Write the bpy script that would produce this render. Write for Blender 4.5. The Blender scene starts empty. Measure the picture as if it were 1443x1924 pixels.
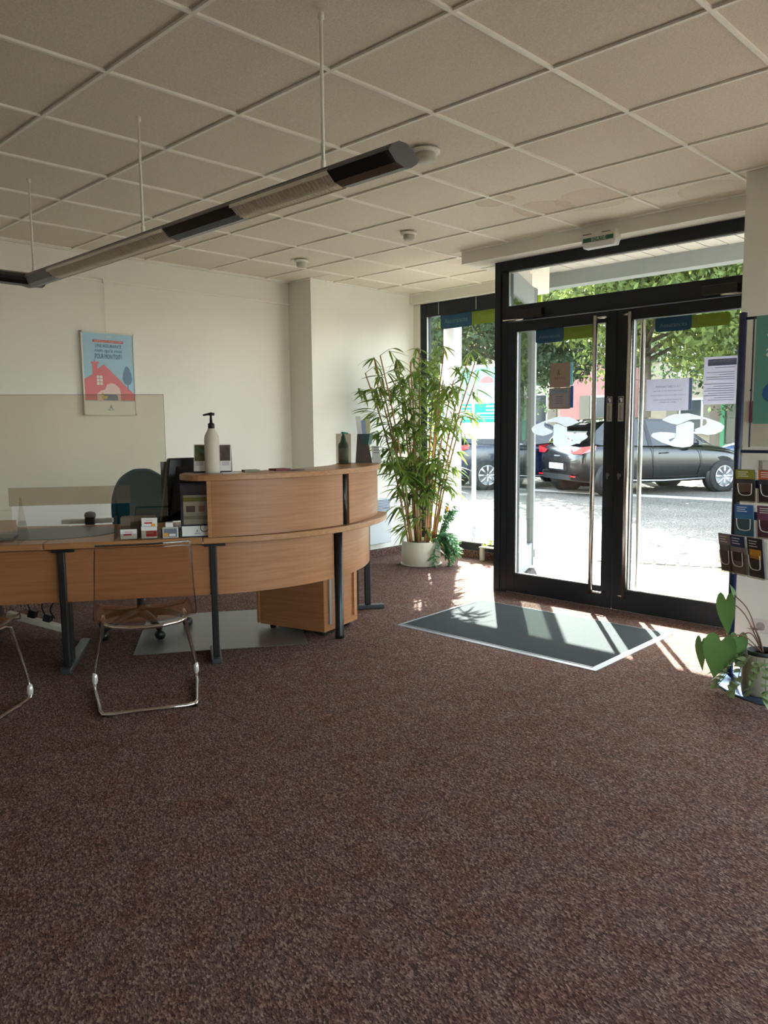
import bpy, math, random
import numpy as np
from mathutils import Matrix, Vector
random.seed(7); RNG = np.random.default_rng(7)
PI = math.pi
S = bpy.context.scene
COL = S.collection

# ------------------------------------------------------------------ camera, sky, sun, exposure
cam = bpy.data.objects.new('camera', bpy.data.cameras.new('camera')); COL.objects.link(cam)
cam.data.sensor_fit = 'VERTICAL'; cam.data.sensor_height = 36.0; cam.data.lens = 1471.4 / 1924 * 36
cam.data.clip_start = 0.05; cam.data.clip_end = 300
_R = ((0.71394093, 0.7001336, -0.01006471), (0.07086544, -0.08654817, -0.99372406), (-0.69661068, 0.70874704, -0.11140556))
cam.matrix_world = Matrix(((_R[0][0], -_R[1][0], -_R[2][0], 0), (_R[0][1], -_R[1][1], -_R[2][1], 0),
                           (_R[0][2], -_R[1][2], -_R[2][2], 1.362), (0, 0, 0, 1)))
S.camera = cam
SUN_DIR = Vector((-0.61, 0.79, 0.73)).normalized()
W = bpy.data.worlds.new('world'); S.world = W; W.use_nodes = True
_n = W.node_tree.nodes; _l = W.node_tree.links
_sky = _n.new('ShaderNodeTexSky'); _sky.sky_type = 'NISHITA'; _sky.sun_disc = False
_sky.sun_elevation = math.asin(SUN_DIR.z); _sky.sun_rotation = math.atan2(SUN_DIR.x, SUN_DIR.y)
_sky.air_density = 1.0; _sky.dust_density = 1.6; _sky.ozone_density = 1.0
_hs = _n.new('ShaderNodeHueSaturation'); _hs.inputs['Saturation'].default_value = 0.5      # hazy summer sky
_l.new(_sky.outputs[0], _hs.inputs['Color']); _l.new(_hs.outputs[0], _n['Background'].inputs[0]); _n['Background'].inputs[1].default_value = 1.45
sl = bpy.data.lights.new('sun', 'SUN'); sl.energy = 38.0; sl.angle = math.radians(0.55); sl.color = (1.0, 0.95, 0.88)
sun = bpy.data.objects.new('sun', sl); COL.objects.link(sun); sun.location = (-20, 25, 30)
sun.rotation_euler = SUN_DIR.to_track_quat('Z', 'Y').to_euler()
S.view_settings.view_transform = 'Standard'; S.view_settings.look = 'None'
S.view_settings.gamma = 1.0; S.view_settings.use_curve_mapping = False
S.view_settings.exposure = 0.88

# ------------------------------------------------------------------ materials
def lin(h):
    if not isinstance(h, str): return tuple(h)
    c = [int(h[i:i + 2], 16) / 255 for i in (0, 2, 4)]
    return tuple((x / 12.92 if x <= .04045 else ((x + .055) / 1.055) ** 2.4) for x in c)
MATS = {}
def newmat(name):
    m = bpy.data.materials.new(name); m.use_nodes = True
    return m, m.node_tree.nodes, m.node_tree.links, m.node_tree.nodes['Principled BSDF']
def coords(n, l, kind='Object', scale=(1, 1, 1), rotz=0.0):
    tc = n.new('ShaderNodeTexCoord'); mp = n.new('ShaderNodeMapping')
    mp.inputs['Scale'].default_value = scale
    if rotz:
        m0 = n.new('ShaderNodeMapping'); m0.inputs['Rotation'].default_value = (0, 0, rotz)
        l.new(tc.outputs[kind], m0.inputs[0]); l.new(m0.outputs[0], mp.inputs[0])
    else: l.new(tc.outputs[kind], mp.inputs[0])
    return mp
def ramp(n, stops):
    r = n.new('ShaderNodeValToRGB'); e = r.color_ramp.elements
    while len(e) < len(stops): e.new(0.5)
    for i, (p, c) in enumerate(stops): e[i].position = p; e[i].color = (*lin(c), 1)
    return r
def M(name, color=None, rough=0.5, metal=0.0, var=0.0, scale=8.0, bump=0.0, bscale=60.0, coat=0.0, transl=0.0, spec=0.5):
    """plain procedural material: base colour with slow noise variation, optional relief and translucency"""
    if name in MATS: return MATS[name]
    m, n, l, b = newmat(name); c = lin(color)
    b.inputs['Roughness'].default_value = rough; b.inputs['Metallic'].default_value = metal
    b.inputs['Coat Weight'].default_value = coat; b.inputs['Specular IOR Level'].default_value = spec
    b.inputs['Coat Roughness'].default_value = 0.03
    mp = coords(n, l)
    nz = n.new('ShaderNodeTexNoise'); nz.inputs['Scale'].default_value = scale; nz.inputs['Detail'].default_value = 4
    l.new(mp.outputs[0], nz.inputs[0])
    v = max(var, 0.02)
    r = ramp(n, [(.25, tuple(x * (1 - v) for x in c)), (.75, tuple(min(1, x * (1 + v)) for x in c))])
    l.new(nz.outputs[0], r.inputs[0]); l.new(r.outputs[0], b.inputs['Base Color'])
    if bump:
        n2 = n.new('ShaderNodeTexNoise'); n2.inputs['Scale'].default_value = bscale; n2.inputs['Detail'].default_value = 3
        l.new(mp.outputs[0], n2.inputs[0]); bp = n.new('ShaderNodeBump'); bp.inputs['Strength'].default_value = bump
        bp.inputs['Distance'].default_value = .004
        l.new(n2.outputs[0], bp.inputs['Height']); l.new(bp.outputs[0], b.inputs['Normal'])
    if transl:
        t = n.new('ShaderNodeBsdfTranslucent'); mx = n.new('ShaderNodeMixShader'); mx.inputs[0].default_value = transl
        l.new(r.outputs[0], t.inputs[0]); l.new(b.outputs[0], mx.inputs[1]); l.new(t.outputs[0], mx.inputs[2])
        l.new(mx.outputs[0], n['Material Output'].inputs[0])
    MATS[name] = m; return m
def glass(name, tint='ffffff', refl=1.0, ior=1.45, base=0.0):
    if name in MATS: return MATS[name]
    m, n, l, b = newmat(name); n.remove(b)
    t = n.new('ShaderNodeBsdfTransparent'); t.inputs[0].default_value = (*lin(tint), 1)
    g = n.new('ShaderNodeBsdfGlossy'); g.inputs['Roughness'].default_value = 0.0
    f = n.new('ShaderNodeFresnel'); ge = n.new('ShaderNodeNewGeometry'); io = n.new('ShaderNodeMapRange')   # thin sheet: same reflectance on both faces
    io.inputs['To Min'].default_value = ior; io.inputs['To Max'].default_value = 1 / ior
    l.new(ge.outputs['Backfacing'], io.inputs['Value']); l.new(io.outputs[0], f.inputs[0])
    mu = n.new('ShaderNodeMath'); mu.operation = 'MULTIPLY_ADD'; mu.inputs[1].default_value = refl; mu.inputs[2].default_value = base
    mu.use_clamp = True
    mx = n.new('ShaderNodeMixShader'); l.new(f.outputs[0], mu.inputs[0]); l.new(mu.outputs[0], mx.inputs[0])
    l.new(t.outputs[0], mx.inputs[1]); l.new(g.outputs[0], mx.inputs[2]); l.new(mx.outputs[0], n['Material Output'].inputs[0])
    MATS[name] = m; return m
def wood(name, c1, c2, rotz=0.0, flat=True, rough=0.38):
    if name in MATS: return MATS[name]
    m, n, l, b = newmat(name); b.inputs['Roughness'].default_value = rough
    mp = coords(n, l, 'Object', (1.3, 26, 30) if flat else (1.3, 1.3, 34), rotz)
    a = n.new('ShaderNodeTexNoise'); a.inputs['Scale'].default_value = 2.2; a.inputs['Detail'].default_value = 6; a.inputs['Distortion'].default_value = .6
    l.new(mp.outputs[0], a.inputs[0]); r = ramp(n, [(.3, c1), (.72, c2)])
    l.new(a.outputs[0], r.inputs[0]); l.new(r.outputs[0], b.inputs['Base Color'])
    MATS[name] = m; return m
def carpet(name):
    m, n, l, b = newmat(name); b.inputs['Roughness'].default_value = .95; b.inputs['Specular IOR Level'].default_value = .12
    mp = coords(n, l, 'Object', (1, 1, 1), 0.35)
    mp2 = coords(n, l, 'Object', (115, 210, 100), 0.35)
    v = n.new('ShaderNodeTexVoronoi'); v.inputs['Scale'].default_value = 1.0; l.new(mp2.outputs[0], v.inputs[0])   # woven loops
    sx = n.new('ShaderNodeSeparateColor'); l.new(v.outputs['Color'], sx.inputs[0])
    a = n.new('ShaderNodeTexNoise'); a.inputs['Scale'].default_value = .55; a.inputs['Detail'].default_value = 2; l.new(mp2.outputs[0], a.inputs[0])
    ad = n.new('ShaderNodeMath'); ad.operation = 'MULTIPLY_ADD'; ad.inputs[1].default_value = .6; l.new(sx.outputs[0], ad.inputs[0])
    hf = n.new('ShaderNodeMath'); hf.operation = 'MULTIPLY'; hf.inputs[1].default_value = .4; l.new(a.outputs[0], hf.inputs[0]); l.new(hf.outputs[0], ad.inputs[2])
    r = ramp(n, [(.16, '392a27'), (.42, '5a443f'), (.62, '6d5650'), (.86, '978272')])
    l.new(ad.outputs[0], r.inputs[0])
    c = n.new('ShaderNodeTexNoise'); c.inputs['Scale'].default_value = 9; c.inputs['Detail'].default_value = 5
    l.new(mp.outputs[0], c.inputs[0])
    r2 = ramp(n, [(.3, 'f4dcd4'), (.62, 'ffffff')]); l.new(c.outputs[0], r2.inputs[0])
    mx = n.new('ShaderNodeMix'); mx.data_type = 'RGBA'; mx.blend_type = 'MULTIPLY'; mx.inputs[0].default_value = 1.0
    l.new(r.outputs[0], mx.inputs[6]); l.new(r2.outputs[0], mx.inputs[7]); l.new(mx.outputs[2], b.inputs['Base Color'])
    bp = n.new('ShaderNodeBump'); bp.inputs['Strength'].default_value = .25; bp.inputs['Distance'].default_value = .004
    l.new(v.outputs['Distance'], bp.inputs['Height']); l.new(bp.outputs[0], b.inputs['Normal'])
    MATS[name] = m; return m
def ceiling_mat():
    m, n, l, b = newmat('ceiling_board'); b.inputs['Roughness'].default_value = .9; b.inputs['Specular IOR Level'].default_value = .2
    g = n.new('ShaderNodeNewGeometry')
    a = n.new('ShaderNodeTexNoise'); a.inputs['Scale'].default_value = 160; a.inputs['Detail'].default_value = 3
    l.new(g.outputs['Position'], a.inputs[0])
    r = ramp(n, [(.3, 'd6cabb'), (.7, 'ebe0d0')]); l.new(a.outputs[0], r.inputs[0])
    col = r.outputs[0]
    wn = n.new('ShaderNodeTexNoise'); wn.inputs['Scale'].default_value = 5; wn.inputs['Detail'].default_value = 3
    l.new(g.outputs['Position'], wn.inputs[0])
    for (x, y, rad, k) in STAINS:                       # old water marks with tide lines
        d = n.new('ShaderNodeVectorMath'); d.operation = 'DISTANCE'; d.inputs[1].default_value = (x, y, 2.705)
        l.new(g.outputs['Position'], d.inputs[0])
        ad = n.new('ShaderNodeMath'); ad.operation = 'MULTIPLY_ADD'; ad.inputs[1].default_value = .22; l.new(wn.outputs[0], ad.inputs[0]); l.new(d.outputs['Value'], ad.inputs[2])
        rr = ramp(n, [(rad - .02 + .11, (k * .55,) * 3), (rad - .004 + .11, (k,) * 3), (rad + .006 + .11, (0, 0, 0))])
        l.new(ad.outputs[0], rr.inputs[0])
        mx = n.new('ShaderNodeMix'); mx.data_type = 'RGBA'; mx.inputs[7].default_value = (*lin('b39a78'), 1)
        l.new(rr.outputs[0], mx.inputs[0]); l.new(col, mx.inputs[6]); col = mx.outputs[2]
    l.new(col, b.inputs['Base Color'])
    bp = n.new('ShaderNodeBump'); bp.inputs['Strength'].default_value = .25; bp.inputs['Distance'].default_value = .003
    l.new(a.outputs[0], bp.inputs['Height']); l.new(bp.outputs[0], b.inputs['Normal'])
    return m
def leafmat(name, c1, c2, transl=.4, scale=3.0, rough=.45):
    if name in MATS: return MATS[name]
    m, n, l, b = newmat(name); b.inputs['Roughness'].default_value = rough; b.inputs['Specular IOR Level'].default_value = .3
    g = n.new('ShaderNodeNewGeometry'); nz = n.new('ShaderNodeTexNoise'); nz.inputs['Scale'].default_value = scale
    l.new(g.outputs['Position'], nz.inputs[0])
    wn = n.new('ShaderNodeMath'); wn.operation = 'MULTIPLY_ADD'; wn.inputs[1].default_value = .5
    l.new(g.outputs['Random Per Island'], wn.inputs[0]); hf = n.new('ShaderNodeMath'); hf.operation = 'MULTIPLY'; hf.inputs[1].default_value = .5
    l.new(nz.outputs[0], hf.inputs[0]); l.new(hf.outputs[0], wn.inputs[2])
    r = ramp(n, [(.2, c1), (.8, c2)]); l.new(wn.outputs[0], r.inputs[0]); l.new(r.outputs[0], b.inputs['Base Color'])
    t = n.new('ShaderNodeBsdfTranslucent'); mx = n.new('ShaderNodeMixShader'); mx.inputs[0].default_value = transl
    hs = n.new('ShaderNodeHueSaturation'); hs.inputs['Saturation'].default_value = 1.02; hs.inputs['Value'].default_value = 1.5; hs.inputs['Hue'].default_value = .485
    l.new(r.outputs[0], hs.inputs['Color']); l.new(hs.outputs[0], t.inputs[0])
    l.new(b.outputs[0], mx.inputs[1]); l.new(t.outputs[0], mx.inputs[2]); l.new(mx.outputs[0], n['Material Output'].inputs[0])
    MATS[name] = m; return m
def ground_mat():
    m, n, l, b = newmat('exposed_aggregate'); b.inputs['Roughness'].default_value = .85
    mp = coords(n, l); v = n.new('ShaderNodeTexVoronoi'); v.inputs['Scale'].default_value = 45; l.new(mp.outputs[0], v.inputs[0])
    r = ramp(n, [(.1, '948d82'), (.4, '6e6961'), (.7, '35322e')]); l.new(v.outputs['Distance'], r.inputs[0])
    nz = n.new('ShaderNodeTexNoise'); nz.inputs['Scale'].default_value = 1.2; l.new(mp.outputs[0], nz.inputs[0])
    r2 = ramp(n, [(.3, 'd0d0d0'), (.7, 'ffffff')]); l.new(nz.outputs[0], r2.inputs[0])
    mx = n.new('ShaderNodeMix'); mx.data_type = 'RGBA'; mx.blend_type = 'MULTIPLY'; mx.inputs[0].default_value = 1
    l.new(r.outputs[0], mx.inputs[6]); l.new(r2.outputs[0], mx.inputs[7]); l.new(mx.outputs[2], b.inputs['Base Color'])
    return m
STAINS = [(-3.02, 4.02, .13, .5), (-2.86, 4.38, .17, .45), (-2.55, 4.42, .22, .35), (-4.2, 5.2, .16, .25), (-1.95, 4.78, .2, .3)]
CARPET = carpet('carpet'); TILE = ceiling_mat(); AGG = ground_mat()
WALL = M('wall_paint', 'e8e3d9', .85, var=.02, scale=2, bump=.05, bscale=220)
WHITE = M('white_paint', 'e8e4da', .6)
RAIL = M('rail_white', 'efe9dd', .45)
BLACK = M('black_metal', '17181a', .35)
DARKF = M('dark_frame', '1b2027', .5, var=.06, spec=.3)
GREYF = M('grey_frame', '85888a', .45)
STEEL = M('brushed_steel', 'c2bfb9', .26, metal=1, var=.05)
CHROME = M('chrome', 'd8d4cf', .08, metal=1)
PLBLACK = M('black_plastic', '101113', .4)
PLGREY = M('grey_plastic', '6c6a68', .45)
NAVY = M('navy_metal', '141b3c', .38)
GLASS = glass('window_glass', 'f4f8f6', 1.0, 1.45)
ACRYL = glass('acrylic', 'f2f0ea', 1.0, 1.49, .02)
SCREEN = glass('screen_acrylic', 'f2efe8', 1.0, 1.49, .03)
CLEARSEAT = glass('clear_seat', 'faf6f4', .8, 1.45, 0)
SEATEDGE = glass('seat_edge', 'c2bac4', 1.0, 1.5, .18)
WOODT = wood('beech_top', '96663f', 'ae7d51', math.radians(-56))
WOODF = wood('beech_front', '8f5d38', 'a26d45', math.radians(-56))
WOODC = wood('beech_curved', '925f39', 'a8744b', 0, False)
WOODE = wood('beech_edge', 'a06c46', 'b9855b', 0, False, .3)
PAPER = M('paper', 'e6e4e2', .7)
INK = M('ink', '3a3d45', .7)
RED = M('red_print', 'c2323a', .6); BLUE = M('blue_print', '2c5a8c', .6); OLIVE = M('olive_print', '8d8c2e', .6)
TEALP = M('teal_print', '4f8f84', .6); ORANGE = M('orange_print', 'd59a34', .6); GREYP = M('grey_print', '8e8a86', .7)

# ------------------------------------------------------------------ geometry helpers
def V(*a): return np.array(a, float)
class G:
    def __init__(s): s.v = []; s.f = []; s.m = []; s.sm = []
    def add(s, vs, fs, mi=0, smooth=False):
        o = len(s.v); s.v += [tuple(map(float, p)) for p in vs]
        for f in fs: s.f.append(tuple(i + o for i in f)); s.m.append(mi); s.sm.append(smooth)
        return s
    def obox(s, o, ex, ey, ez, mi=0):
        o, ex, ey, ez = map(lambda q: np.array(q, float), (o, ex, ey, ez))
        vs = [o, o + ex, o + ex + ey, o + ey]; vs += [p + ez for p in vs]
        fs = [(0, 3, 2, 1), (4, 5, 6, 7), (0, 1, 5, 4), (1, 2, 6, 5), (2, 3, 7, 6), (3, 0, 4, 7)]
        if np.dot(np.cross(ex, ey), ez) < 0: fs = [f[::-1] for f in fs]
        return s.add(vs, fs, mi)
    def box(s, x0, x1, y0, y1, z0, z1, mi=0): return s.obox((x0, y0, z0), (x1 - x0, 0, 0), (0, y1 - y0, 0), (0, 0, z1 - z0), mi)
    def cbox(s, c, sx, sy, sz, rot=0, mi=0):
        """box centred at c in plan, standing on c.z, turned about z"""
        ca, sa = math.cos(rot), math.sin(rot); ex = V(ca, sa, 0) * sx; ey = V(-sa, ca, 0) * sy
        return s.obox(np.array(c, float) - ex / 2 - ey / 2, ex, ey, (0, 0, sz), mi)
    def tube(s, pts, r, n=8, closed=False, mi=0, caps=True):
        P = [np.array(p, float) for p in pts]; k = len(P); rs = r if hasattr(r, '__len__') else [r] * k
        rings = []; up = None
        for i in range(k):
            a = P[(i - 1) % k] if (closed or i > 0) else P[i]; b = P[(i + 1) % k] if (closed or i < k - 1) else P[i]
            t = b - a; t = t / (np.linalg.norm(t) + 1e-12)
            if up is None:
                up = V(0, 0, 1) if abs(t[2]) < .9 else V(1, 0, 0)
            u = np.cross(t, up); u /= np.linalg.norm(u) + 1e-12; w = np.cross(u, t); up = w
            rings.append([P[i] + rs[i] * (math.cos(2 * PI * j / n) * u + math.sin(2 * PI * j / n) * w) for j in range(n)])
        vs = [q for ring in rings for q in ring]; fs = []
        for i in range(k if closed else k - 1):
            i2 = (i + 1) % k
            for j in range(n): fs.append((i * n + j, i * n + (j + 1) % n, i2 * n + (j + 1) % n, i2 * n + j))
        if not closed and caps: fs += [tuple(range(n - 1, -1, -1)), tuple((k - 1) * n + j for j in range(n))]
        return s.add(vs, [f[::-1] for f in fs], mi, True)
    def lathe(s, prof, c=(0, 0, 0), n=24, mi=0, axis='z', smooth=True, caps=True):
        vs = []; fs = []
        for (r, z) in prof:
            for j in range(n):
                a = 2 * PI * j / n; p = (r * math.cos(a), r * math.sin(a), z)
                if axis == 'y': p = (p[0], z, p[1])
                if axis == 'x': p = (z, p[0], p[1])
                vs.append((p[0] + c[0], p[1] + c[1], p[2] + c[2]))
        k = len(prof)
        for i in range(k - 1):
            for j in range(n): fs.append((i * n + j, i * n + (j + 1) % n, (i + 1) * n + (j + 1) % n, (i + 1) * n + j))
        if caps and prof[0][0] > 1e-5: fs.append(tuple(range(n - 1, -1, -1)))
        if caps and prof[-1][0] > 1e-5: fs.append(tuple((k - 1) * n + j for j in range(n)))
        if axis == 'y': fs = [f[::-1] for f in fs]
        return s.add(vs, fs, mi, smooth)
    def prism(s, poly, o, ux, uy, depth, mi=0):
        """2-D outline in the plane (o, ux, uy), given thickness along ux x uy"""
        o, ux, uy = (np.array(q, float) for q in (o, ux, uy)); w = np.cross(ux, uy); w = w / np.linalg.norm(w) * depth
        k = len(poly); vs = [o + ux * a + uy * b for a, b in poly]; vs += [p + w for p in vs]
        fs = [tuple(range(k - 1, -1, -1)), tuple(range(k, 2 * k))] + [(i, (i + 1) % k, (i + 1) % k + k, i + k) for i in range(k)]
        return s.add(vs, fs, mi)
    def arc(s, c, r0, r1, a0, a1, z0, z1, n=40, mi=0):
        """curved slab; radii may be functions of the angle"""
        f0 = r0 if callable(r0) else (lambda a: r0); f1 = r1 if callable(r1) else (lambda a: r1)
        vs = []; fs = []
        for i in range(n + 1):
            a = math.radians(a0 + (a1 - a0) * i / n); ca, sa = math.cos(a), math.sin(a); d = math.degrees(a)
            for r in (f0(d), f1(d)):
                for z in (z0, z1): vs.append((c[0] + r * ca, c[1] + r * sa, z))
        for i in range(n):
            p, q = i * 4, i * 4 + 4
            fs += [(p + 2, q + 2, q + 3, p + 3), (p, p + 1, q + 1, q), (p + 1, p + 3, q + 3, q + 1), (p, q, q + 2, p + 2)]
        fs += [(0, 2, 3, 1), (n * 4, n * 4 + 1, n * 4 + 3, n * 4 + 2)]
        return s.add(vs, fs, mi)
    def quad(s, a, b, c, d, mi=0): return s.add([a, b, c, d], [(0, 1, 2, 3)], mi)
def wloc(o):
    p = V(0, 0, 0)
    while o is not None: p = p + V(*o.location); o = o.parent
    return p
def obj(name, g, mats, parent=None, bevel=0.0, smooth=False, loc=None):
    """link the collected shape as ONE mesh object; vertices are in world space"""
    org = wloc(parent) if parent is not None else (V(*loc) if loc is not None else V(0, 0, 0))
    me = bpy.data.meshes.new(name)
    vv = np.array(g.v, float) - org
    me.from_pydata([tuple(p) for p in vv], [], g.f)
    for m in (mats if isinstance(mats, (list, tuple)) else [mats]): me.materials.append(m)
    me.polygons.foreach_set('material_index', g.m)
    me.polygons.foreach_set('use_smooth', [True] * len(g.f) if smooth else g.sm); me.update()
    o = bpy.data.objects.new(name, me); COL.objects.link(o)
    if parent is not None: o.parent = parent
    else: o.location = org
    if bevel:
        b = o.modifiers.new('bevel', 'BEVEL'); b.width = bevel; b.segments = 2; b.limit_method = 'ANGLE'
    return o
def tag(o, label, cat, group=None):
    o['label'] = label; o['category'] = cat
    if group: o['group'] = group
    return o
def thing(name, label, cat, loc, group=None):
    o = bpy.data.objects.new(name, None); COL.objects.link(o); o.location = loc; o.empty_display_size = .05
    return tag(o, label, cat, group)
def struct(name, g, m, parent=None, bevel=0, label=None):
    o = obj(name, g, m, parent, bevel)
    if parent is None: o['kind'] = 'structure'
    if label: o['label'] = label
    return o
def sroot(name, loc, label=None):
    o = bpy.data.objects.new(name, None); COL.objects.link(o); o.location = loc; o['kind'] = 'structure'; o.empty_display_size = .05
    if label: o['label'] = label
    return o
def dup(src, loc, label=None, group=None):
    """copy a thing with copies of its parts and sub-parts (shared mesh data)"""
    r = src.copy(); COL.objects.link(r); r.location = loc
    if label: r['label'] = label
    if group: r['group'] = group
    for ch in list(src.children):
        c = ch.copy(); COL.objects.link(c); c.parent = r
        for gc in list(ch.children):
            d = gc.copy(); COL.objects.link(d); d.parent = c
    return r
def copy_part(src, parent, loc):
    c = src.copy(); COL.objects.link(c); c.parent = parent; c.location = loc; return c
_tc = {}
def text(name, body, m, parent, o, xd, yd, width=None, height=None, align='c', depth=.0006, loc=None):
    """flat printed lettering: mesh text fitted to a width or cap height, centred on o"""
    cu = bpy.data.curves.new('t', 'FONT'); cu.body = body; cu.size = 1; cu.resolution_u = 2
    t = bpy.data.objects.new('t', cu); me0 = bpy.data.meshes.new_from_object(t)
    vs = np.array([v.co[:] for v in me0.vertices]); fs = [tuple(p.vertices) for p in me0.polygons]
    bpy.data.objects.remove(t); bpy.data.curves.remove(cu); bpy.data.meshes.remove(me0)
    lo, hi = vs.min(0), vs.max(0)
    sc = (width / (hi[0] - lo[0])) if width else height / (hi[1] - lo[1])
    sy = sc if height is None else height / (hi[1] - lo[1])
    ax = (lo[0] + hi[0]) / 2 if align == 'c' else lo[0]; ay = (lo[1] + hi[1]) / 2
    o, xd, yd = (np.array(q, float) for q in (o, xd, yd)); nrm = np.cross(xd, yd)
    g = G(); g.add([o + xd * (p[0] - ax) * sc + yd * (p[1] - ay) * sy + nrm * depth for p in vs], fs)
    return obj(name, g, m, parent, loc=loc)
def rpoly(w, h, r, n=4, corners=(1, 1, 1, 1)):
    """rectangle 0..w x 0..h with rounded corners (bl, br, tr, tl)"""
    out = []
    for (cx, cy, a0, on) in ((r, r, 180, corners[0]), (w - r, r, 270, corners[1]), (w - r, h - r, 0, corners[2]), (r, h - r, 90, corners[3])):
        if not on: out.append((0 if cx < w / 2 else w, 0 if cy < h / 2 else h)); continue
        for i in range(n + 1):
            a = math.radians(a0 + 90 * i / n); out.append((cx + r * math.cos(a), cy + r * math.sin(a)))
    return out
def spline(pts, k=6):
    """Catmull-Rom through the points"""
    P = [np.array(p, float) for p in pts]; P = [2 * P[0] - P[1]] + P + [2 * P[-1] - P[-2]]; out = []
    for i in range(1, len(P) - 2):
        for j in range(k):
            t = j / k; a, b, c, d = P[i - 1:i + 3]
            out.append(.5 * (2 * b + (c - a) * t + (2 * a - 5 * b + 4 * c - d) * t * t + (3 * b - a - 3 * c + d) * t ** 3))
    out.append(P[-2]); return out

# ================================================================== ROOM SHELL
floor = struct('floor', G().add([(-6.05, -2.5, -.06), (2.65, -2.5, -.06), (2.65, 5.2, -.06), (-3.75, 5.2, -.06), (-4.28, 6.36, -.06), (-6.05, 6.36, -.06),
        (-6.05, -2.5, 0), (2.65, -2.5, 0), (2.65, 5.2, 0), (-3.75, 5.2, 0), (-4.28, 6.36, 0), (-6.05, 6.36, 0)],
        [(5, 4, 3, 2, 1, 0), (6, 7, 8, 9, 10, 11)] + [(i, (i + 1) % 6, (i + 1) % 6 + 6, i + 6) for i in range(6)]), CARPET, label='brown flecked carpet')
seam = M('carpet_seam', '3d2c28', .95)
for (x0, x1, y) in ((-3.25, -1.9, 2.02), (-2.02, -1.0, 1.52)):
    struct('carpet_seam', G().add([(x0, y, .0008), (x1, y - .012, .0008), (x1, y - .0095, .0012), (x0, y + .0022, .0012)], [(0, 1, 2, 3)]), seam, floor)
struct('wall_left', G().box(-6.2, -6.0, -2.5, 4.83, 0, 2.8).box(-6.2, -5.67, 4.83, 5.02, 0, 2.8).box(-6.2, -5.69, 5.02, 6.4, 0, 2.8), WALL, label='off-white plaster wall with a projecting pier near the window')
struct('wall_back', G().box(-6.2, 2.8, -2.7, -2.5, 0, 2.8), WALL)
struct('wall_right', G().box(2.65, 2.8, -2.5, 4.75, 0, .3).box(2.65, 2.8, -2.5, 4.75, 2.6, 2.8).box(2.65, 2.8, -2.5, .67, .3, 2.6).box(2.65, 2.8, 3.9, 4.75, .3, 2.6), WALL)
struct('wall_front', G().box(-1.689, -.95, 4.559, 5.25, 0, 2.8).box(2.4, 2.8, 4.559, 4.85, 0, 2.8).box(-.95, 2.4, 4.6, 4.85, 2.6, 2.8), WALL, label='wall pier behind the leaflet rack')
struct('trim_1', G().box(-4.0, -1.689, 4.97, 5.21, 2.607, 2.76).box(-3.7, -1.689, 5.215, 5.4, 2.605, 3.1), WALL, label='plaster box above the double door')
struct('trim_2', G().box(-5.69, -4.2, 6.2, 6.42, 2.605, 2.76).box(-5.69, -4.24, 6.36, 6.6, 2.59, 3.1).prism([(-3.78, 5.22), (-4.24, 6.25), (-4.32, 6.25), (-4.003, 5.53), (-4.003, 5.22)], (0, 0, 2.606), (1, 0, 0), (0, 1, 0), .3), WALL, label='plaster box above the shop window')
struct('trim_3', G().box(-6.0, -5.985, -2.5, 4.83, 2.495, 2.51), RAIL, label='thin picture hanging rail')
struct('baseboard_left', G().box(-6.0, -5.99, -2.5, 4.83, 0, .075).box(-6.0, -5.66, 4.82, 4.83, 0, .075).box(-5.69, -5.68, 5.02, 6.27, 0, .075).box(-5.67, -5.66, 4.83, 5.02, 0, .075), CARPET, label='carpet upstand along the left wall')
struct('baseboard_front', G().box(-5.69, -4.23, 6.255, 6.275, 0, .072).box(-1.689, -.95, 4.549, 4.559, 0, .072), CARPET, label='carpet upstand below the shop window')
# suspended ceiling: backing, boards, grid
ceil = struct('ceiling', G().add([(-6.1, -2.5, 2.74), (2.7, -2.5, 2.74), (2.7, 5.3, 2.74), (-3.7, 5.3, 2.74), (-4.3, 6.5, 2.74), (-6.1, 6.5, 2.74),
        (-6.1, -2.5, 2.86), (2.7, -2.5, 2.86), (2.7, 5.3, 2.86), (-3.7, 5.3, 2.86), (-4.3, 6.5, 2.86), (-6.1, 6.5, 2.86)],
        [(5, 4, 3, 2, 1, 0), (6, 7, 8, 9, 10, 11)] + [(i, (i + 1) % 6, (i + 1) % 6 + 6, i + 6) for i in range(6)]), WHITE, label='suspended ceiling of square boards in a white grid')
GX, GY, P6 = 0.0589, 0.3148, 0.6
REG = [(-6.0, 2.65, -2.5, 4.83), (-5.67, 2.65, 4.83, 4.97), (-5.67, -4.141, 4.97, 6.2)]
full = None
obj('ceiling_tile', G().prism([(-4.138, 4.973), (-4.003, 4.973), (-4.003, 5.66), (-4.138, 6.0)], (0, 0, 2.708), (1, 0, 0), (0, 1, 0), .02), TILE, ceil)
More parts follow.
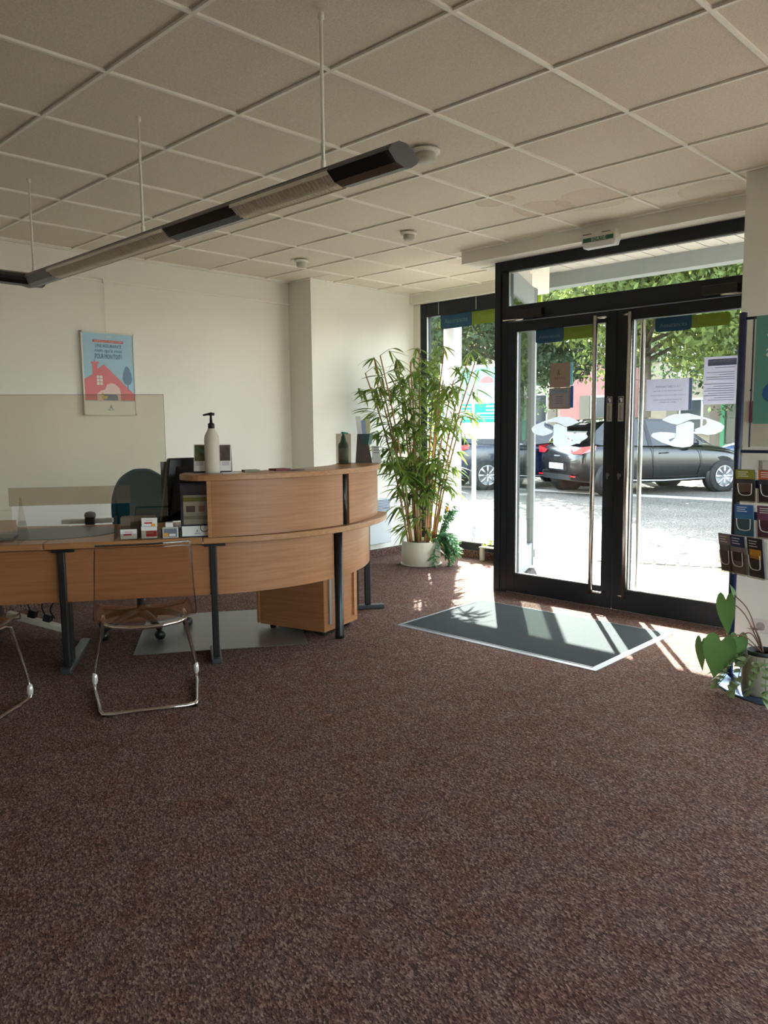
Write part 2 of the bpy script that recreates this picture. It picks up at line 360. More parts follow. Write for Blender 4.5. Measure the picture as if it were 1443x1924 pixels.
for i in range(-11, 6):
    for j in range(-6, 11):
        x0, y0 = GX + P6 * i, GY + P6 * j
        got = []
        for (a, b, c, d) in REG:
            u0, u1, w0, w1 = max(x0, a), min(x0 + P6, b), max(y0, c), min(y0 + P6, d)
            if u1 - u0 > .03 and w1 - w0 > .005: got.append([u0, u1, w0, w1])
        got = [r for r in got]
        k = 0
        while k < len(got) - 1:                       # join pieces of one board cut only by a region edge
            p, q = got[k], got[k + 1]
            if abs(p[0] - q[0]) < 1e-6 and abs(p[1] - q[1]) < 1e-6 and abs(p[3] - q[2]) < 1e-6: p[3] = q[3]; got.pop(k + 1)
            else: k += 1
        for (u0, u1, w0, w1) in got:
            if u1 - u0 > .599 and w1 - w0 > .599:
                if full is None: full = obj('ceiling_tile', G().box(.006, .594, .006, .594, 2.708, 2.728), TILE, ceil); full.location = (x0, y0, 0)
                else: copy_part(full, ceil, (x0, y0, random.uniform(-.0008, .0008)))
            else: obj('ceiling_tile', G().box(u0 + .003, u1 - .003, w0 + .003, w1 - .003, 2.708, 2.728), TILE, ceil)
for i in range(-11, 6):
    x = GX + P6 * i
    if not -5.98 < x < 2.6: continue
    y1 = 4.97 if x > -4 else (6.0 if x > -4.2 else 6.2)
    if x < -5.69: y1 = 4.83
    obj('grid_rail', G().box(x - .008, x + .008, -2.5, y1, 2.698, 2.7345), RAIL, ceil)
for j in range(-6, 11):
    y = GY + P6 * j
    if not -2.45 < y < 6.2: continue
    xa, xb = (-5.69 if y > 4.83 else -6.0), (-4.1 if y > 4.97 else 2.65)
    obj('grid_rail', G().box(xa, xb, y - .0075, y + .0075, 2.6985, 2.734), RAIL, ceil)
obj('edge_rail', G().box(-6.0, -5.976, -2.5, 4.83, 2.697, 2.733).box(-6.0, -5.64, 4.806, 4.83, 2.697, 2.733).box(-5.69, -5.665, 5.02, 6.2, 2.697, 2.733), RAIL, ceil)
obj('edge_rail', G().box(-4.0, -1.689, 4.946, 4.97, 2.697, 2.733).box(-5.66, -4.2, 6.176, 6.2, 2.697, 2.733), RAIL, ceil)

# shop window in the bay (left of the door)
w1 = sroot('window_1', (-4.95, 6.3, 0), 'dark framed shop window in the bay left of the door')
obj('window_frame', G().box(-5.6, -5.51, 6.27, 6.345, .075, 2.6), DARKF, w1, .004)
obj('window_frame', G().box(-5.51, -4.2, 6.27, 6.345, 2.465, 2.6), DARKF, w1, .004)
obj('window_frame', G().box(-5.51, -4.2, 6.27, 6.345, .0725, .15), DARKF, w1, .004)
obj('glazing_bead', G().box(-5.51, -4.25, 6.272, 6.29, .15, .158).box(-5.515, -5.507, 6.272, 6.29, .15, 2.465), M('bead', 'c9c9c6', .4), w1)
obj('pane', G().box(-5.51, -4.25, 6.305, 6.313, .15, 2.465), GLASS, w1)
struct('trim_4', G().box(-5.69, -5.6, 6.26, 6.4, 0, 2.6), WALL, label='white reveal beside the shop window')
# splayed glazed side of the entrance
w2 = sroot('window_2', (-4.0, 5.75, 0), 'splayed glazed side panel of the entrance in a grey frame')
A, B = V(-3.74, 5.2, 0), V(-4.24, 6.33, 0); d = (B - A); L = np.linalg.norm(d); d = d / L; nn = V(d[1], -d[0], 0)
def sb(a0, a1, z0, z1, t=.05): return G().obox(A + d * a0 + V(0, 0, z0) - nn * t / 2, d * (a1 - a0), nn * t, (0, 0, z1 - z0))
obj('window_frame', sb(L - .06, L + .02, 0, 2.6, .07), GREYF, w2, .004); obj('window_frame', sb(0, L, 2.42, 2.6), GREYF, w2, .004)
obj('window_frame', sb(0, L, 0, .22), GREYF, w2, .004); obj('pane', sb(.02, L - .05, .22, 2.42, .008), GLASS, w2)
# facade window out of the frame to the right
w3 = sroot('window_3', (.7, 4.72, 0), 'shop window beyond the pier')
for x in (-.95, .15, 1.25, 2.34): obj('window_frame', G().box(x, x + .06, 4.68, 4.75, 0, 2.6), DARKF, w3)
obj('window_frame', G().box(-.89, 2.4, 4.68, 4.75, 2.5, 2.6).box(-.89, 2.4, 4.68, 4.75, 0, .12), DARKF, w3)
obj('pane', G().box(-.9, 2.38, 4.71, 4.718, .12, 2.5), GLASS, w3)
w4 = sroot('added_window', (2.72, 1.5, 0), 'unseen side window added to brighten the room')  # unseen window, added to let more daylight into the room
for y in (.67, 2.24, 3.84): obj('window_frame', G().box(2.69, 2.76, y, y + .06, .3, 2.6), DARKF, w4)
obj('window_frame', G().box(2.69, 2.76, .67, 3.9, .3, .36).box(2.69, 2.76, .67, 3.9, 2.54, 2.6), DARKF, w4)
obj('pane', G().box(2.72, 2.728, .7, 3.88, .35, 2.55), GLASS, w4)

# ------------------------------------------------------------------ double door
DY0, DY1 = 5.129, 5.195
w5 = sroot('window_5', (-2.74, 5.16, 0), 'dark door frame with a glazed transom')
obj('door_post', G().box(-3.79, -3.735, 5.125, 5.21, 0, 2.61), DARKF, w5, .003)
obj('door_post', G().box(-3.733, -3.668, 5.135, 5.205, 0, 2.52), DARKF, w5, .003)
obj('door_post', G().box(-1.815, -1.69, 5.129, 5.21, 0, 2.61), DARKF, w5, .003)
obj('head_rail', G().box(-3.735, -1.815, 5.127, 5.21, 2.528, 2.61), DARKF, w5, .003)
obj('transom_rail', G().box(-3.667, -1.815, 5.125, 5.205, 2.147, 2.262), DARKF, w5, .003)
obj('glazing_bead', G().box(-3.667, -1.815, 5.135, 5.15, 2.52, 2.528).box(-3.667, -3.66, 5.135, 5.15, 2.262, 2.528), M('bead_grey', '777775', .4), w5)
obj('transom_pane', G().box(-3.667, -1.815, 5.162, 5.17, 2.262, 2.528), GLASS, w5)
SIGNB = M('sign_blue', '2f5f80', .6, transl=.35); SIGNG = M('sign_green', '8a9a3c', .6, transl=.35); SIGNT = M('sign_text', '7a97a6', .6, transl=.3)
SIGNG2 = M('sign_green_text', '97a552', .6, transl=.3)
DECAL = M('white_decal', 'eef3f8', .6, transl=.5); DECAL2 = M('white_decal_edge', 'ffffff', .6, transl=.55)
# (name, label, hinge-side x, meeting-side x, glass x range)
def door_leaf(name, label, x0, x1, g0, g1, hx):
    dr = sroot(name, ((x0 + x1) / 2, 5.16, 0), label)
    obj('stile', G().box(x0, g0, DY0, DY1, .012, 2.138), DARKF, dr, .003); obj('stile', G().box(g1, x1, DY0, DY1, .012, 2.138), DARKF, dr, .003)
    obj('top_rail', G().box(g0, g1, DY0, DY1, 2.06, 2.138), DARKF, dr, .003); obj('bottom_rail', G().box(g0, g1, DY0, DY1, .012, .165), DARKF, dr, .003)
    obj('glazing_bead', G().box(g0, g1, 5.137, 5.15, .165, .172).box(g0, g0 + .007, 5.137, 5.15, .165, 2.06), MATS['bead'], dr)
    obj('pane', G().box(g0 - .004, g1 + .004, 5.16, 5.168, .16, 2.064), GLASS, dr)
    for yy, s in ((5.068, -1), (5.262, 1)):
        h = obj('pull_handle', G().tube([(hx, yy, .115), (hx, yy, 2.105)], .0165, 14), STEEL, dr)
        sx = g1 + .03 if hx < -2.74 else g0 - .03
        for z in (.13, 2.09):
            obj('handle_bracket', G().tube([(hx, yy, z), (sx, yy, z), (sx, 5.13 if s < 0 else 5.194, z)], .0085, 8), STEEL, h)
    return dr
door1 = door_leaf('door_1', 'left leaf of the glazed entrance door', -3.664, -2.742, -3.588, -2.828, -2.875)
door2 = door_leaf('door_2', 'right leaf of the glazed entrance door', -2.736, -1.818, -2.622, -1.9, -2.612)
for dr, x, t in ((door1, -2.785, 0), (door2, -2.697, 0)):
    st = obj('push_sticker', G().box(x - .021, x + .021, 5.1275, 5.1288, 1.365, 1.54), M('sticker', 'b5b1a5', .6), dr)
    obj('hand_symbol', G().box(x - .017, x + .017, 5.1266, 5.1276, 1.495, 1.535), M('violet', '34306b', .6), st)
    hand = [(-.004, 0), (.012, 0), (.013, .022), (.009, .029), (-.001, .031), (-.009, .028), (-.012, .02), (-.006, .017), (-.004, .01)]
    obj('hand_shape', G().prism([(a, b) for a, b in hand], (x, 5.1264, 1.499), (1, 0, 0), (0, 0, 1), -.0005), PAPER, st)
    text('lettering', 'poussez', INK, st, (x, 5.1272, 1.428), (0, 0, 1), (-1, 0, 0), width=.1, height=.021)
    for (y, r) in ((5.1295, .011),):
        obj('lock_cylinder', G().lathe([(0.0, 5.1315), (.012, 5.1315), (.012, 5.118), (.009, 5.115), (0, 5.115)], (x, 0, .985), 14, axis='y').box(x - .0045, x + .0045, 5.112, 5.118, .955, 1.0), PLGREY, dr)
# door closers
for dr, xb, xa, s in ((door1, -3.44, -3.69, 1), (door2, -2.02, -1.83, -1)):
    c = obj('door_closer', G().box(xb - .11, xb + .11, 5.075, 5.128, 2.155, 2.215), PLBLACK, dr, .005)
    obj('closer_arm', G().tube([(xb - .06 * s, 5.09, 2.155), (xb - .06 * s, 5.09, 2.145), (xb - .2 * s if s > 0 else xb + .03, 5.03, 2.142), (xa, 5.12, 2.145)], .006, 8), CHROME, c)
# sign bands printed on the glass
def band(parent, x0, xm, x1, z0, z1, y, green, part='sign_band', tx=0):
    b = obj(part, G().prism(rpoly(x1 - x0, z1 - z0, .02, corners=(0, 1, 1, 0)), (x0, y, z0), (1, 0, 0), (0, 0, 1), .0006), SIGNG, parent)
    b2 = obj('sign_band', G().prism(rpoly(xm - x0, z1 - z0 + .012, .025, corners=(1, 1, 0, 0)), (x0, y - .001, z0 - .008), (1, 0, 0), (0, 0, 1), .0006), SIGNB, parent)
    text('lettering', 'Assurances', SIGNT, b2, ((x0 + xm) / 2, y - .003, (z0 + z1) / 2 - .006), (1, 0, 0), (0, 0, 1), width=(xm - x0) * .74)
    if green: text('lettering', green, SIGNG2, b, ((xm + x1) / 2, y - .003, (z0 + z1) / 2), (1, 0, 0), (0, 0, 1), width=(x1 - xm) * .68)
band(door1, -3.427, -3.182, -2.915, 1.968, 2.058, 5.156, 'Placements')
band(door2, -2.473, -2.222, -1.974, 1.968, 2.05, 5.156, 'Placements')
band(w1, -5.345, -4.94, -4.45, 2.335, 2.485, 6.3, 'Placements')
bo = obj('sign_board', G().obox((-4.98, 6.62, 2.5), (.36, .03, 0), (0, .02, 0), (0, 0, .22)), SIGNB, w1)
obj('sign_board', G().obox((-4.62, 6.65, 2.5), (.24, .02, 0), (0, .02, 0), (0, 0, .22)), M('sign_lime', 'b9cf3a', .6, transl=.35), w1)
# white swirl logo on both leaves (mirror images)
BLADE = [(680, 1005), (620, 965), (560, 945), (430, 937), (350, 960), (230, 1000), (140, 1040), (102, 1075), (105, 1100), (125, 1130), (180, 1160), (250, 1170), (310, 1155), (364, 1128),
         (366, 1108), (300, 1077), (268, 1062), (258, 1040), (264, 1008), (280, 1003), (400, 1004), (434, 1014), (500, 1048), (532, 1060), (600, 1042)]
STEM = [(375, 1044), (400, 1027), (432, 1024), (538, 1070), (540, 1150), (546, 1200), (590, 1245), (612, 1222), (575, 1205), (550, 1197), (545, 1149), (620, 1140), (700, 1138), (765, 1150), (782, 1175),
        (770, 1195), (680, 1250), (560, 1295), (470, 1306), (400, 1292), (375, 1268)]
def swirl(par, x0, w, z0, h, mirror):
    for pl in (BLADE, STEM):
        pts = [(((782 - a) if mirror else (a - 100)) / 682 * w, (1306 - b) / 369 * h) for a, b in pl]
        obj('logo_decal', G().prism(pts, (x0, 5.157, z0), (1, 0, 0), (0, 0, 1), .0006), DECAL, par)
swirl(door1, -3.458, .49, 1.176, .23, False)
swirl(door2, -2.482, .496, 1.186, .228, True)
# notices on the doors
NOTE = M('notice_paper', 'd3d2dd', .8, transl=.55); NOTEB = M('notice_blue', '8d9bb8', .8, transl=.4); KRAFT = M('notice_brown', 'a39186', .8, transl=.3)
n1 = tag(obj('notice', G().box(-2.524, -2.204, 5.154, 5.1555, 1.434, 1.647), NOTE, loc=(-2.364, 5.155, 1.54)), 'landscape white notice with bold lines taped inside the right door leaf', 'notice')
for k, (t, z, wd) in enumerate((('1 A 1 CLIENT MAXIMUM', 1.595, .17), ('Vous attendez que le Bureau', 1.566, .2), ('se libere. Merci de votre comprehension', 1.537, .24), ('Un membre du Bureau vous recevra', 1.508, .2), ('dans un instant', 1.492, .12))):
    text('lettering', t, M('ghost_ink', '8b8ba0', .8), n1, (-2.372, 5.1538, z), (-1, 0, 0), (0, 0, 1), width=wd, height=.011 if k else .014, depth=-.0004)
obj('folded_edge', G().box(-2.226, -2.204, 5.1528, 5.1545, 1.436, 1.646), M('edge_blue', 'a3bfe0', .8, transl=.35), n1)
n2 = tag(obj('notice', G().box(-2.131, -1.92, 5.154, 5.1555, 1.468, 1.772), NOTE, loc=(-2.03, 5.155, 1.62)), 'portrait white notice with a grey-blue heading behind the rack post', 'notice')
hb = obj('heading', G().box(-2.105, -1.925, 5.1532, 5.1542, 1.715, 1.757), NOTEB, n2)
text('lettering', 'CORONAVIRUS', NOTE, hb, (-2.015, 5.153, 1.742), (-1, 0, 0), (0, 0, 1), width=.17, height=.016, depth=-.0004)
for k in range(15):
    z = 1.7 - k * .0147; a = (-2.06, -2.11, -2.112, -2.035, -2.118, -2.115, -2.1, -2.128, -2.065, -2.105, -2.126, -2.1, -2.126, -2.06, -2.1)[k]
    if k in (1, 6): continue
    obj('text_line', G().box(a, -1.935, 5.1535, 5.1542, z, z + .0035), MATS['ghost_ink'], n2)
n3 = tag(obj('notice', G().box(-3.296, -3.123, 5.154, 5.157, 1.622, 1.803), KRAFT, loc=(-3.21, 5.155, 1.71)), 'square brown notice with a triangular emblem on the left door leaf', 'notice')
obj('emblem', G().prism([(0, 0), (.013, .04), (.018, .04), (.026, 0), (.019, 0), (.014, .02), (.008, 0)], (-3.235, 5.1538, 1.71), (1, 0, 0), (0, 0, 1), -.0005), M('plum', '6e5c6a', .7), n3)
obj('emblem', G().prism([(0, .01), (.008, .052), (.016, .052), (.032, 0), (.02, 0), (.01, .03)], (-3.218, 5.1537, 1.712), (1, 0, 0), (0, 0, 1), -.0005), M('moss', '9b9560', .7), n3)
text('lettering', 'AREAS', MATS['plum'], n3, (-3.21, 5.154, 1.69), (-1, 0, 0), (0, 0, 1), width=.09, height=.018, depth=-.0004)
obj('light_edge', G().box(-3.123, -3.102, 5.156, 5.158, 1.635, 1.803), M('aqua', '9cc8d4', .7, transl=.4), n3)
n4 = tag(obj('notice', G().box(-3.3, -3.118, 5.154, 5.157, 1.462, 1.618), KRAFT, loc=(-3.21, 5.155, 1.54)), 'brown framed white notice with a blue heading, lower on the left door leaf', 'notice')
sh = obj('sheet', G().box(-3.284, -3.134, 5.1528, 5.1542, 1.474, 1.61), NOTE, n4)
obj('heading', G().box(-3.28, -3.138, 5.152, 5.153, 1.582, 1.606), M('steel_blue', '7e95a8', .7), sh)
for k, (a, b) in enumerate(((-3.245, -3.175), (-3.24, -3.178), (-3.242, -3.175), (-3.24, -3.18))):
    obj('text_line', G().box(a, b, 5.152, 5.153, 1.552 - k * .016, 1.5555 - k * .016), MATS['ghost_ink'], sh)
obj('blue_edge', G().box(-3.118, -3.095, 5.156, 5.158, 1.47, 1.63), M('blue_strip', '4d78ad', .7, transl=.4), n4)
# exit sign
ex = thing('exit_sign', 'white emergency exit light box with a green sign reading SORTIE above the door', 'exit sign', (-2.8, 4.99, 2.6))
obj('housing', G().box(-2.905, -2.655, 4.915, 5.0, 2.572, 2.645), M('exit_white', 'ddd8cc', .5), ex, .006)
obj('diffuser', G().prism([(0, 0), (.25, 0), (.24, -.03), (.012, -.03)], (-2.905, 4.985, 2.572), (1, 0, 0), (0, 0, 1), .064), M('exit_diffuser', 'f6f6f2', .3, transl=.3), ex)
gp = obj('sign_plate', G().box(-2.893, -2.668, 4.912, 4.916, 2.578, 2.606), M('exit_green', '17603f', .5), ex)
text('lettering', 'SORTIE', M('exit_text', 'eef0e8', .5), gp, (-2.775, 4.9118, 2.592), (1, 0, 0), (0, 0, 1), width=.11, height=.022)
for x in (-2.86, -2.72): obj('caption_line', G().box(x - .035, x + .03, 4.913, 4.9155, 2.628, 2.633), INK, ex)
# smoke detectors
for (x, y, r, lab) in ((-2.67, 3.032, .055, 'white round ceiling detector nearest the black lamp end'), (-3.853, 4.197, .042, 'small white ceiling detector in front of the door box'), (-5.085, 4.239, .042, 'small white ceiling detector near the wall pier')):
    t = thing('ceiling_detector', lab, 'smoke detector', (x, y, 2.698), 'ceiling detectors')
    obj('base', G().lathe([(r * 1.35, 2.699), (r * 1.35, 2.688), (r * 1.2, 2.684), (0, 2.684)], (x, y, 0), 20), WHITE, t)
    obj('sensor_head', G().lathe([(r * .95, 2.686), (r * .95, 2.655), (r * .7, 2.645), (0, 2.645)], (x, y, 0), 20), M('detector_head', 'bdb6aa', .5), t)

# ================================================================== OUTSIDE
ZG = -0.03
gr = struct('ground', G().box(-60, 40, 5.0, 60, ZG - .3, ZG), AGG, label='pale exposed-aggregate paving and street')
SLAB = M('pale_slab', 'a5a099', .8, var=.06, scale=6)
for i in range(5):
    obj('threshold_slab', G().box(-3.72 + i * .62, -3.115 + i * .62, 5.22, 6.3, ZG, ZG + .012), SLAB, gr, .003)
for i in range(34):                                     # rough stone strip crossing the forecourt
    t = i / 33; x, y = -3.9 + 3.3 * t, 7.1 + 1.35 * t
    for k in (0, 1):
        obj('setting_stone', G().cbox((x + .02 * random.random() - .07 * k, y + .11 * k, ZG), .088, .1, random.uniform(.008, .016), .38 + random.uniform(-.1, .1)), SLAB, gr)
obj('drain_grating', G().box(-3.1, -2.8, 5.32, 5.5, ZG + .012, ZG + .016), M('grate', '8d8a84', .6), gr)
obj('gutter_line', G().obox((-30, 12.1, ZG), (45, 3.2, 0), (0, .35, 0), (0, 0, .01)), M('kerb', 'aaa59c', .8), gr)
can = sroot('canopy', (-3, 6, 2.7), 'white boarded canopy over the entrance with a pale beam')
PLK = M('soffit_paint', 'b7b2ac', .6, var=.03); BEAM = M('beam_paint', '8a8f90', .65, var=.03)
for i in range(30):
    x = -4.3 + i * .162
    obj('soffit_plank', G().box(x + .006, x + .156, 5.38, 6.95, 2.84 + random.uniform(-.002, .002), 2.86), PLK, can)
obj('soffit_board', G().box(-4.75, -4.3, 5.38, 6.95, 2.842, 2.86), PLK, can); obj('soffit_board', G().box(-8.5, -4.55, 6.55, 6.95, 2.84, 2.86), PLK, can); obj('canopy_roof', G().box(-8.5, .6, 5.35, 7.06, 2.9, 3.0), PLGREY, can)
obj('side_beam', G().prism([(-3.715, 5.21), (-3.775, 5.21), (-4.32, 6.43), (-4.36, 6.61), (-4.75, 6.61), (-4.75, 6.895), (-4.51, 6.895), (-4.27, 6.4)][::-1], (0, 0, 2.6), (1, 0, 0), (0, 1, 0), .25), PLK, can)
obj('edge_beam', G().box(-8.5, .6, 6.9, 7.06, 2.7, 2.95), BEAM, can)
obj('column', G().lathe([(.1, ZG), (.1, 2.7)], (-5.78, 7.02, 0), 28), M('column_paint', 'd9d9dc', .6), can)

# ---- trees: one leafy crown each
def crown(name, c, rad, n, size, m, par, flat=.8, seed=0, shell=.55):
    r = np.random.default_rng(seed); n = int(n * 1.9); size *= .72
    k = 60
    cen = r.normal(size=(k, 3)); cen /= np.linalg.norm(cen, axis=1)[:, None]; cen *= (r.random((k, 1)) ** .5) * .86
    cen[:, 2] = np.maximum(cen[:, 2], -.75); cs = .22 + .2 * r.random(k)
    idx = r.integers(0, k, n); p = r.normal(size=(n, 3)); p /= np.linalg.norm(p, axis=1)[:, None]
    p = cen[idx] + p * cs[idx][:, None] * (shell + (1 - shell) * r.random((n, 1)))
    P = np.array(c) + p * np.array([rad, rad, rad * flat])
    a = r.normal(size=(n, 3)); a[:, 2] -= .4; a /= np.linalg.norm(a, axis=1)[:, None]
    b = np.cross(a, r.normal(size=(n, 3))); b /= np.linalg.norm(b, axis=1)[:, None]
    s = size * (.6 + .8 * r.random((n, 1)))
    vs = np.stack([P - a * s, P + b * s * .5, P + a * s, P - b * s * .5], 1).reshape(-1, 3) - wloc(par)
    me = bpy.data.meshes.new(name); me.vertices.add(4 * n); me.vertices.foreach_set('co', vs.ravel())
    me.loops.add(4 * n); me.loops.foreach_set('vertex_index', np.arange(4 * n, dtype=np.int32))
    me.polygons.add(n); me.polygons.foreach_set('loop_start', np.arange(0, 4 * n, 4, dtype=np.int32))
    me.materials.append(m); me.update(calc_edges=True); me.validate()
    o = bpy.data.objects.new(name, me); COL.objects.link(o); o.parent = par; o['kind'] = 'stuff'; return o
TL1 = leafmat('tree_leaf_light', '46562f', '7b8a4a', .45, .6); TL2 = leafmat('tree_leaf_dark', '2b3d2c', '4c5f42', .4, .6)
BARK = M('bark', '5d5345', .9, var=.25, scale=12, bump=.5, bscale=25)
def tree(x, y, zc, rad, h0, m, label, seed, n=9000, size=.11, flat=.8):
    t = thing('tree', label, 'tree', (x, y, ZG), None)
    obj('trunk', G().tube(spline([(x, y, ZG), (x + .05, y, h0 * .6), (x - .04, y + .05, zc)], 4), [.17 - .006 * i for i in range(9)], 9), BARK, t)
    g = G(); r = random.Random(seed)
    for k in range(9):
        a = 2 * PI * k / 9 + r.random(); q = rad * r.uniform(.5, .85); z0 = h0 + r.random() * .8
        g.tube([(x, y, z0), (x + q * .5 * math.cos(a), y + q * .5 * math.sin(a), z0 + .5), (x + q * math.cos(a), y + q * math.sin(a), zc + r.uniform(-.6, .9))], [.06, .04, .015], 6)
    obj('branches', g, BARK, t); crown('leaves', (x, y, zc), rad, n, size, m, t, flat, seed)
    return t
tree(-13.2, 19.0, 4.2, 3.0, 2.4, TL2, 'dark green street tree left of the door stiles, behind the blue car', 11, 11000)
tree(-17.2, 18.0, 4.2, 3.2, 2.3, TL1, 'street tree filling the shop window left of the entrance', 12, 12000)
tree(-8.6, 17.4, 4.6, 3.3, 2.6, TL1, 'bright green street tree behind the closed edges of the two doors', 13, 13000)
tree(-7.6, 22.5, 4.2, 3.4, 2.3, TL2, 'shaded street tree behind the landscape notice', 14, 11000)
tree(-3.6, 19.6, 4.9, 3.3, 2.5, TL1, 'bright street tree seen above the portrait notice', 15, 12000)
tree(-22.0, 24.0, 4.6, 3.6, 2.4, TL2, 'dark street tree furthest to the left outside', 16, 9000)

# ---- parked cars
RUB = M('tyre', '1b1b1c', .8); RIM = M('wheel_rim', 'b9bbbd', .3, metal=.8); CGL = glass('car_glass', '20292d', 1.1, 1.5, .03)
CINT = M('car_interior', '16181a', .8); TAILR = M('tail_lamp', 'b3121c', .2, coat=1); CTRIM = M('car_trim', '151617', .5); PLATE = M('plate', 'e4e4e2', .5)
def car(label, ref, heading, paint, plate, scale=1.0, seed=0):
    """hatchback; local x forward (rear bumper at 0), y left, z up; ref = ground point of the front right tyre"""
    ca, sa = math.cos(heading), math.sin(heading)
    fx, fy = 3.2, -.74
    ox, oy = ref[0] - (fx * ca - fy * sa), ref[1] - (fx * sa + fy * ca)
    def T(p): return (ox + (p[0] * ca - p[1] * sa) * scale, oy + (p[0] * sa + p[1] * ca) * scale, ZG + p[2] * scale)
    t = thing('car', label, 'car', (ox, oy, ZG), None)
    def put(name, g, m, par=t, **k):
        g.v = [T(p) for p in g.v]; return obj(name, g, m, par, **k)
    # lower body: stations along x: (x, half width, sill z, belt z, crown z)
    st = [(0.0, .62, .42, .66, .7), (.06, .74, .3, .86, .9), (.2, .82, .24, .96, 1.0), (.6, .865, .2, .97, 1.0), (1.2, .87, .19, .95, .98), (1.9, .87, .19, .92, .95),
          (2.5, .87, .19, .9, .94), (2.9, .865, .2, .88, .95), (3.3, .85, .21, .84, .92), (3.65, .8, .22, .77, .84), (3.9, .7, .25, .68, .72), (4.04, .5, .32, .56, .58)]
    vs = []; fs = []
    for (x, w, z0, zb, zc) in st:
        prof = [(w * .86, z0), (w * .97, z0 + .1), (w, z0 + .3), (w * .99, zb - .08), (w * .94, zb), (w * .6, zc), (0, zc + .015)]
        ring = prof + [(-a, b) for a, b in prof[::-1][1:]]
        vs += [(x, a, b) for a, b in ring]
    k = 13
    for i in range(len(st) - 1):
        for j in range(k): fs.append((i * k + j, i * k + (j + 1) % k, (i + 1) * k + (j + 1) % k, (i + 1) * k + j))
    fs += [tuple(range(k - 1, -1, -1)), tuple((len(st) - 1) * k + j for j in range(k))]
    body = put('body', G().add(vs, [f[::-1] for f in fs], 0, True), paint)
    sub = body.modifiers.new('round', 'SUBSURF'); sub.levels = 1; sub.render_levels = 2
    # greenhouse: dark glass volume with painted roof and pillars
    gst = [(.1, .6, .97, .99), (.34, .66, .97, 1.3), (.55, .67, .97, 1.41), (1.2, .69, .95, 1.46), (1.9, .68, .93, 1.45), (2.3, .66, .92, 1.36), (2.75, .64, .92, 1.12), (3.02, .6, .9, .95)]
    roof = []; 
    for (x, w, zb, zt) in gst: roof.append((x, w * (.98 - .26 * (zt - .95)), zt))
    g = G(); vs = []
    for (x, w, z) in roof[1:6]: vs += [(x, -w * .98, z - .01), (x, -w * .55, z + .025), (x, 0, z + .035), (x, w * .55, z + .025), (x, w * .98, z - .01)]
    put('roof', g.add(vs, [(i * 5 + j, (i + 1) * 5 + j, (i + 1) * 5 + j + 1, i * 5 + j + 1) for i in range(4) for j in range(4)], 0, True), paint)
    hw = lambda z: .8 - .3 * max(0, z - .93)
    for s in (-1, 1):
        side = [(.45, .96), (.6, 1.3), (.85, 1.39), (1.45, 1.42), (1.9, 1.4), (2.25, 1.31), (2.78, .97), (2.7, .93), (1.6, .93)]
        q = G(); n = len(side); q.add([(x, s * (hw(z) + .0), z) for x, z in side], [tuple(range(n)) if s < 0 else tuple(range(n - 1, -1, -1))])
        put('side_window', q, CGL)
        fr = G()
        top = [(.28, 1.0), (.42, 1.24), (.62, 1.39), (1.2, 1.45), (1.9, 1.44), (2.3, 1.35), (2.95, .93)]
        inn = [(.45, .96), (.6, 1.3), (.85, 1.39), (1.45, 1.42), (1.9, 1.4), (2.25, 1.31), (2.78, .97)]
        fr.add([(x, s * (hw(z) - .004), z) for x, z in top] + [(x, s * (hw(z) + .002), z) for x, z in inn], [(i, i + 1, i + 8, i + 7) for i in range(6)])
        put('window_frame', fr, paint)
        put('door_pillar', G().add([(1.5, s * (hw(.93) + .006), .93), (1.6, s * (hw(.93) + .006), .93), (1.52, s * (hw(1.42) + .006), 1.42), (1.45, s * (hw(1.42) + .006), 1.42)], [(0, 1, 2, 3)]), CTRIM)
        put('door_seam', G().tube([(1.55, s * .872, .93), (1.58, s * .885, .6), (1.62, s * .87, .3)], .006, 5), CTRIM)
        put('door_seam', G().tube([(2.62, s * .872, .9), (2.68, s * .885, .6), (2.6, s * .87, .3)], .006, 5), CTRIM)
        put('door_handle', G().tube([(1.72, s * .875, .79), (1.8, s * .9, .8), (1.9, s * .875, .795)], .014, 6), paint)
        put('sill_strip', G().tube([(1.0, s * .885, .29), (1.8, s * .895, .27), (2.75, s * .885, .29)], .014, 6), RIM)
        put('mirror', G().lathe([(0, -.1), (.07, -.08), (.085, 0), (.06, .09), (0, .11)], (2.42, s * .93, .98), 12, axis='y'), paint)
        put('tail_lamp', G().add([(.04, s * .44, .87), (.05, s * .8, .93), (.32, s * .875, .96), (.3, s * .88, .87), (.05, s * .8, .8), (.02, s * .5, .8)], [(0, 1, 4, 5), (1, 2, 3, 4)] if s > 0 else [(5, 4, 1, 0), (4, 3, 2, 1)]), TAILR)
        put('reflector', G().cbox((-.004, s * .6, .36), .02, .16, .03), TAILR)
        for x in (.72, 3.2):
            w = put('wheel', G().lathe([(.2, -.09), (.3, -.1), (.315, -.05), (.315, .07), (.29, .1), (.2, .1)], (x, s * .8, .312), 28, axis='y'), RUB)
            put('wheel_arch', G().lathe([(.375, -.055), (.375, .085), (.2, .085), (.2, -.055)], (x, s * .795, .33), 24, axis='y'), CTRIM)
            yo = s * .905
            rm = G().lathe([(.215, 0), (.2, .012 * s), (.19, -.02 * s)], (x, yo, .312), 28, axis='y').lathe([(.05, 0), (.035, .014 * s), (0, .014 * s)], (x, yo, .312), 14, axis='y')
            for kk in range(8):
                a = 2 * PI * kk / 8; c0, s0 = math.cos(a), math.sin(a)
                rm.tube([(x + .03 * c0, yo, .312 + .03 * s0), (x + .2 * c0, yo + .004 * s, .312 + .2 * s0)], [.02, .027], 6)
            put('rim', rm, RIM, w)
    put('cabin', G().box(.55, 2.6, -.62, .62, .7, .98).box(1.15, 1.3, -.55, -.1, .9, 1.2).box(1.15, 1.3, .1, .55, .9, 1.2), CINT)
